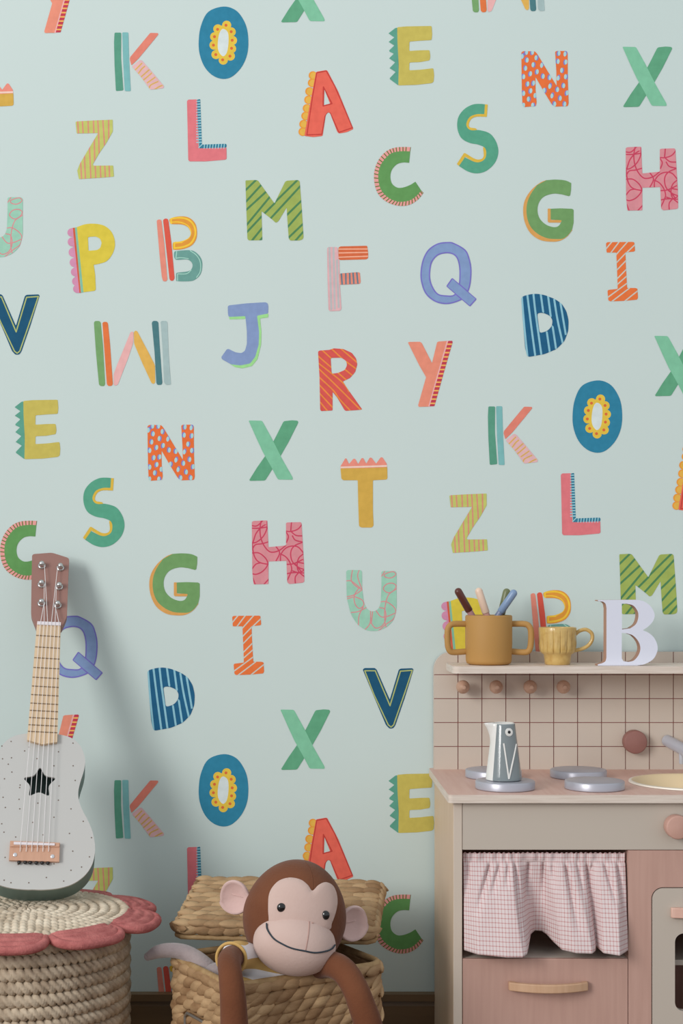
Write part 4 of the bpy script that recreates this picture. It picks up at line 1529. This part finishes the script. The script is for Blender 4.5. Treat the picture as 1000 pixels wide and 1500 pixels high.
mk('rim_wire', v, f, mat('hyacinth_rim', (150, 118, 78), 0.7, (176, 146, 104), 60, bump=0.4, bscale=200), hy, smooth=180)
wz = HZ - 6 * RH
pts = [(-HW / 2 + 0.001, -0.022, wz - 0.024), (-HW / 2, -0.022, wz + 0.014), (-HW / 2, -0.016, wz + 0.02), (-HW / 2, 0.028, wz + 0.02), (-HW / 2, 0.034, wz + 0.014), (-HW / 2 + 0.001, 0.034, wz - 0.024)]
v, f = tube(pts, 0.0018, 8)
mk('handle_wire', v, f, mat('wire_grey', (150, 145, 138), 0.4, metal=0.6), hy)

# lid, lifted by what is inside
LW, LD_, LH = 0.268, 0.178, 0.022
fll = at(250, 1375, -0.262)
lidM = Matrix.Translation(fll) @ Matrix.Rotation(math.radians(-7), 4, 'Z') @ Matrix.Rotation(math.radians(9), 4, 'X')
hl = mk('lid', *ext_poly([(p[0] + LW / 2, p[1] + LD_ / 2) for p in rrect(-LW / 2 + 0.005, LW / 2 - 0.005, -LD_ / 2 + 0.005, LD_ / 2 - 0.005, 0.012)], [],
                         LH - 0.008, LH - 0.004)[:2], M_HYD, hy)
parts = []
nrw = 11
for k in range(nrw):
    y = 0.008 + (LD_ - 0.016) * k / (nrw - 1)
    nx = 11
    for i in range(nx + 1):
        x = 0.017 + (LW - 0.034) * min(1, max(0, (i + (0.5 if k % 2 else 0)) / nx))
        parts.append(strand(Vector((x, y, LH - 0.004 + rn.uniform(-0.001, 0.001))), Vector((1, 0, 0)), Vector((0, 0, 1)), Vector((0, 1, 0)), min(rn.uniform(0.038, 0.045), 2 * min(x, LW - x) - 0.003),
                            rn.uniform(0.016, 0.0195), rn.uniform(0.0048, 0.0060), rn.uniform(0.16, 0.34) * (1 if 0.03 < x < LW - 0.03 else 0.2), rn))
v, f, _ = joined(parts)
tones(mk('braid_panel', v, f, M_HY, hl, smooth=180, kind='stuff'), [t for p in parts for t in [rn.random()] * len(p[1])])
for k in range(1):
    parts = []
    z = LH - 0.010 - 0.0125 * k
    for i, (p, tg) in enumerate(path_rect(LW - 0.008, LD_ - 0.008, 0.014, 0.0195)):
        t3, n3 = Vector((tg.x, tg.y, 0)), Vector((tg.y, -tg.x, 0))
        parts.append(strand(Vector((p.x + LW / 2, p.y + LD_ / 2, z)), t3, n3, UPV, rn.uniform(0.034, 0.040), 0.0160, 0.0046, rn.uniform(0.05, 0.25), rn))
    v, f, _ = joined(parts)
    tones(mk('braid_row', v, f, M_HY, hl, smooth=180, kind='stuff'), [t for p in parts for t in [rn.random()] * len(p[1])])
v, f = tube([(p.x + LW / 2, p.y + LD_ / 2, 0.001) for p, t in path_rect(LW - 0.010, LD_ - 0.010, 0.012, 0.01)], 0.0036, 8, closed=True)
mk('rim_wire', v, f, MATS['hyacinth_rim'], hl, smooth=180)
hl.matrix_local = Matrix.Translation(hc).to_3x3().to_4x4() @ (Matrix.Translation(hc) @ Matrix.Rotation(HA, 4, 'Z')).inverted() @ lidM

# ------------------------------------------------------------------ plush monkey
M_FUR = mat('brown_plush', (104, 62, 42), 0.95, (116, 72, 50), 14, (1, 1, 1), 0.25, 300, spec=0.1, sheen=0.12)
M_FACE = mat('pink_beige_plush', (198, 170, 160), 0.95, (204, 178, 169), 12, (1, 1, 1), 0.15, 300, spec=0.1, sheen=0.2)
M_EAR = mat('ear_plush', (214, 184, 178), 0.95, (206, 174, 168), 14, bump=0.15, bscale=300, spec=0.1, sheen=0.2)
HY = -0.352
hc_ = at(431.5, 1342, HY)
ROLL = Matrix.Rotation(math.radians(9), 4, 'Y')     # head tipped towards its left shoulder
hr = Vector((0.0640, 0.0600, 0.0695))
mon = empty('plush_monkey', Vector((hc_.x, HY, 0.03)), 'brown plush monkey with smiling pink-beige face sitting in the lidded basket', 'plush toy')
MO = Vector((hc_.x, HY, 0.03))


def mp_(name, v, f, m, parent=None, smooth=180):
    return mk(name, [Vector(p) - MO for p in v], f, m, parent or mon, smooth=smooth)


parts = []


def headshape(p):
    q = Vector(p)
    # plump cheeks low, narrower crown
    k = q.z / hr.z
    q.x *= 1 - 0.06 * max(0, k)
    return q


v, f = ball((0, 0, 0), hr, 40, 28)
parts.append(([ROLL @ headshape(p) + hc_ for p in v], f))
v, f = ball(at(412, 1478, -0.335), (0.056, 0.045, 0.075), 32, 20)      # torso inside the basket
parts.append((v, f))
v, f = ball(at(420, 1420, -0.345), (0.034, 0.032, 0.03), 20, 12)       # neck
parts.append((v, f))
la = [at(372, 1418, -0.36), at(348, 1402, -0.398), at(336, 1406, -0.432), at(337, 1425, -0.458), at(340.5, 1455, -0.468), at(343, 1500, -0.470), at(343, 1545, -0.468), at(343, 1572, -0.466)]
lr = [0.014, 0.0142, 0.0140, 0.0142, 0.0152, 0.0165, 0.0172, 0.016]
q = cat([tuple(a) + (r,) for a, r in zip(la, lr)], 6, False)
v, f = tube([p[:3] for p in q], [p[3] for p in q], 18)
parts.append((v, f))
parts.append(ball(at(343, 1572, -0.466), 0.0165, 18, 12))
ra = [at(458, 1418, -0.358), at(480, 1412, -0.392), at(502, 1421, -0.414), at(519, 1446, -0.426), at(530, 1474, -0.430), at(540, 1505, -0.432), at(547, 1550, -0.432), at(548, 1575, -0.432)]
rr_ = [0.016, 0.0162, 0.0160, 0.0158, 0.0165, 0.0172, 0.0175, 0.0165]
q = cat([tuple(a) + (r,) for a, r in zip(ra, rr_)], 6, False)
v, f = tube([p[:3] for p in q], [p[3] for p in q], 18)
parts.append((v, f))
parts.append(ball(at(548, 1575, -0.43), 0.017, 18, 12))
v, f, _ = joined(parts)
body = mp_('body', v, f, M_FUR)
rm = body.modifiers.new('one_skin', 'REMESH')
rm.mode = 'VOXEL'
rm.voxel_size = 0.0028
sm = body.modifiers.new('soft', 'SMOOTH')
sm.iterations = 6
sm.factor = 0.5
dg = bpy.context.evaluated_depsgraph_get()
ev = bpy.data.meshes.new_from_object(body.evaluated_get(dg))
body.modifiers.clear()
body.data = ev
ev.polygons.foreach_set('use_smooth', [True] * len(ev.polygons))

RI = ROLL.inverted()


def ray_ellipsoid(px, py, c, r, Rinv, lift=0.0):
    d = (at(px, py, 0) - CAMP).normalized()
    o = Rinv @ (CAMP - c)
    dd = Rinv.to_3x3() @ d
    r = Vector(r) + Vector((lift, lift, lift))
    o2 = Vector((o.x / r.x, o.y / r.y, o.z / r.z))
    d2 = Vector((dd.x / r.x, dd.y / r.y, dd.z / r.z))
    a, b, cc = d2.dot(d2), 2 * o2.dot(d2), o2.dot(o2) - 1
    disc = b * b - 4 * a * cc
    t = (-b - math.sqrt(max(0, disc))) / (2 * a)
    return CAMP + d * t


# eye patch: two-lobed pale plush appliqué lying on the head
Z = 1 / 3.846
patch = [(380, 190), (420, 152), (480, 136), (540, 148), (580, 178), (605, 210), (640, 178), (680, 162), (720, 180), (742, 225), (747, 280), (735, 340), (715, 395), (700, 430),
         (600, 440), (450, 420), (370, 400), (358, 350), (356, 290), (360, 235)]
pc = cat([(300 + x * Z, 1250 + y * Z) for x, y in patch], 5)
grid = [(x, y) for x in np.arange(388, 500, 3.0) for y in np.arange(1280, 1366, 3.0)]
ga = np.array(grid)
ga = ga[pip(ga, pc)]
V2, T = cdt([pc], 1e-4, [tuple(p) for p in ga])
C = np.array([np.mean([V2[i] for i in t], 0) for t in T])
ok = pip(C, pc)
T = [t for t, o_ in zip(T, ok) if o_]
pcn = np.array(pc)


def edge_d(p):
    return float(np.sqrt(((pcn - np.array(p)) ** 2).sum(1).min()))


V = [ray_ellipsoid(p[0], p[1], hc_, hr, RI, 0.0002 + 0.0022 * min(1, edge_d(p) / 7) ** 0.5) for p in V2]
F = []
for t in T:
    a = [Vector(V2[i]) for i in t]
    F.append(tuple(t) if (a[1] - a[0]).cross(a[2] - a[0]) < 0 else tuple(t[::-1]))
mp_('eye_patch', V, F, M_FACE)

hsm = cat([(446, 1262), (453, 1272), (457, 1286), (457.5, 1303)], 6, False)
v, f = tube([ray_ellipsoid(x, y, hc_, hr, RI, -0.0006) for x, y in hsm], 0.0007, 8)
mp_('head_seam', v, f, M_FUR)

# muzzle
mzc = at(431.5, 1380.5, -0.391)
mzr = Vector((0.0515, 0.041, 0.0392))
v, f = ball((0, 0, 0), mzr, 48, 32)


def muz(p):
    q = Vector(p)
    k = q.z / mzr.z
    q.x *= 1 + 0.05 * (-k) - 0.03
    return q


mu = mp_('muzzle', [ROLL @ muz(p) + mzc for p in v], f, M_FACE)
sml = [(347, 395), (352, 430), (385, 478), (430, 508), (490, 535), (560, 550), (620, 560), (680, 552), (715, 538), (733, 516)]
sp_ = cat([(300 + x * Z, 1250 + y * Z) for x, y in sml], 5, False)
v, f = tube([ray_ellipsoid(x, y, mzc, mzr, RI, 0.0002) for x, y in sp_], 0.0010, 8)
mp_('smile', v, f, mat('navy_thread', (40, 52, 62), 0.7), mu)
sm_ = cat([(300 + x * Z, 1250 + y * Z) for x, y in [(588, 375), (586, 430), (578, 490), (566, 550)]], 5, False)
v, f = tube([ray_ellipsoid(x, y, mzc, mzr, RI, -0.0002) for x, y in sm_], 0.0006, 8)
mp_('nose_seam', v, f, mat('seam_thread', (176, 138, 128), 0.8), mu)
for x, y in ((536, 372), (606, 392)):
    p = ray_ellipsoid(300 + x * Z, 1250 + y * Z, mzc, mzr, RI, 0.0)
    v, f = ball(p, (0.0016, 0.0008, 0.0006), 10, 6)
    mp_('nostril', v, f, MATS['navy_thread'] if False else mat('seam_thread', (176, 138, 128), 0.8), mu)
for x, y, w in ((430, 306, 1), (679, 349, 1)):
    p = ray_ellipsoid(300 + x * Z, 1250 + y * Z, hc_, hr, RI, 0.0022)
    v, f = ball((0, 0, 0), (0.0052, 0.0034, 0.0056), 20, 14)
    mp_('eye', [ROLL @ Vector(q) + p for q in v], f, mat('black_button_eye', (12, 12, 16), 0.12, coat=0.5))
# ears: cupped plush discs
for cx, cy, rx, rz, yaw, rl in ((343.5, 1314.5, 0.0205, 0.0215, -18, -10), (517, 1353, 0.0205, 0.0225, 22, 12)):
    c = at(cx, cy, HY + 0.004)
    pr = [(0.0, 0.0035), (0.35, 0.0030), (0.62, 0.0005), (0.80, -0.0012), (0.93, -0.0040), (1.0, 0.0005), (0.93, 0.0055), (0.6, 0.0085), (0.0, 0.0095)]
    v, f = lathe([(r, z) for r, z in pr], 32)
    Mx = Matrix.Rotation(math.radians(yaw), 4, 'Z') @ Matrix.Rotation(math.radians(rl), 4, 'Y')
    out = []
    for p in v:
        q = Vector((p[0] * rx * (0.93 if p[1] > 0 else 1.05), p[2], p[1] * rz))
        out.append(Mx @ q + c)
    er = mp_('ear', out, [t[::-1] for t in f], M_EAR)
    sgn = -1 if cx < 400 else 1
    pts = [Mx @ Vector((-sgn * 0.016, 0.0012, -0.004 * 1)) + c, Mx @ Vector((-sgn * 0.006, 0.0026, 0.0006)) + c, Mx @ Vector((sgn * 0.004, 0.0028, 0.004)) + c]
    v, f = tube(pts, 0.0007, 8)
    mp_('fold', v, f, M_EAR, er)


# striped shirt
def stripes():
    m = bpy.data.materials.new('striped_jersey')
    m.use_nodes = True
    nt = m.node_tree
    b = nt.nodes['Principled BSDF']
    b.inputs['Roughness'].default_value = 0.9
    tc = nt.nodes.new('ShaderNodeTexCoord')
    mpn = nt.nodes.new('ShaderNodeMapping')
    mpn.inputs['Rotation'].default_value = (0, math.radians(-12), 0)
    mpn.inputs['Location'].default_value = (0, 0, 0.0187)
    nt.links.new(tc.outputs['Object'], mpn.inputs[0])
    sx_ = nt.nodes.new('ShaderNodeSeparateXYZ')
    nt.links.new(mpn.outputs[0], sx_.inputs[0])
    d = nt.nodes.new('ShaderNodeMath')
    d.operation = 'DIVIDE'
    d.inputs[1].default_value = 0.027
    nt.links.new(sx_.outputs[2], d.inputs[0])
    fr = nt.nodes.new('ShaderNodeMath')
    fr.operation = 'FRACT'
    nt.links.new(d.outputs[0], fr.inputs[0])
    lt = nt.nodes.new('ShaderNodeMath')
    lt.operation = 'LESS_THAN'
    lt.inputs[1].default_value = 0.5
    nt.links.new(fr.outputs[0], lt.inputs[0])
    mix = nt.nodes.new('ShaderNodeMix')
    mix.data_type = 'RGBA'
    mix.inputs[6].default_value = (*lin((196, 160, 98)), 1)
    mix.inputs[7].default_value = (*lin((228, 224, 226)), 1)
    nt.links.new(lt.outputs[0], mix.inputs[0])
    nt.links.new(mix.outputs[2], b.inputs['Base Color'])
    return m


M_SHIRT = stripes()
M_TRIM = mat('mustard_trim', (196, 158, 94), 0.9)
sc0 = at(412, 1462, -0.342)
parts = [ball(sc0, (0.056, 0.040, 0.060), 36, 24), ball(at(378, 1416, -0.372), (0.030, 0.028, 0.028), 20, 14), ball(at(392, 1430, -0.378), (0.036, 0.024, 0.028), 24, 16)]
slv = cat([tuple(a) + (r,) for a, r in zip([at(385, 1425, -0.36), at(368, 1410, -0.377), at(352, 1402, -0.394), at(342, 1402, -0.410)], [0.018, 0.0205, 0.0195, 0.0185])], 6, False)
v, f = tube([p[:3] for p in slv], [p[3] for p in slv], 22)
parts.append((v, f))
v, f, _ = joined(parts)
shirt = mp_('shirt', v, f, M_SHIRT)
rm = shirt.modifiers.new('one_skin', 'REMESH')
rm.mode = 'VOXEL'
rm.voxel_size = 0.0028
sm = shirt.modifiers.new('soft', 'SMOOTH')
sm.iterations = 3
dg = bpy.context.evaluated_depsgraph_get()
ev = bpy.data.meshes.new_from_object(shirt.evaluated_get(dg))
shirt.modifiers.clear()
shirt.data = ev
ev.polygons.foreach_set('use_smooth', [True] * len(ev.polygons))
# rolled sleeve edge
cen = at(338.5, 1404, -0.417)
dirn = (at(334, 1412, -0.440) - at(352, 1402, -0.394)).normalized()
a_ = dirn.orthogonal().normalized()
b_ = dirn.cross(a_)
v, f = tube([cen + (a_ * math.cos(2 * PI * k / 36) + b_ * math.sin(2 * PI * k / 36)) * 0.0180 for k in range(36)], 0.0021, 10, closed=True)
mp_('sleeve_trim', v, f, M_TRIM, shirt)

# ------------------------------------------------------------------ grey plush tail hanging out of the basket
pts = [at(217, 1401, -0.300), at(232, 1394, -0.304), at(252, 1392, -0.310), at(272, 1396, -0.318), at(290, 1408, -0.328), at(306, 1425, -0.340), at(318, 1446, -0.35)]
rad = [0.0055, 0.0085, 0.0093, 0.0100, 0.0118, 0.0135, 0.0140]
q = cat([tuple(a) + (r,) for a, r in zip(pts, rad)], 6, False)
base = pts[-1]
v1, f1 = tube([p[:3] for p in q], [p[3] for p in q], 16)
v2, f2 = ball(pts[0], 0.0055, 16, 10)
v3, f3 = ball(base, (0.024, 0.02, 0.03), 20, 14)
v, f, _ = joined([(v1, f1), (v2, f2), (v3, f3)])
gt = mk('plush_elephant_trunk', [Vector(p) - base for p in v], f,
        mat('grey_plush', (158, 144, 143), 0.95, (140, 128, 129), 30, bump=0.4, bscale=350, sheen=0.4, spec=0.1), smooth=180)
gt.name = 'plush_toy'
gt.location = base
tag(gt, 'grey plush toy limb curling over the rim of the hyacinth basket', 'plush toy')
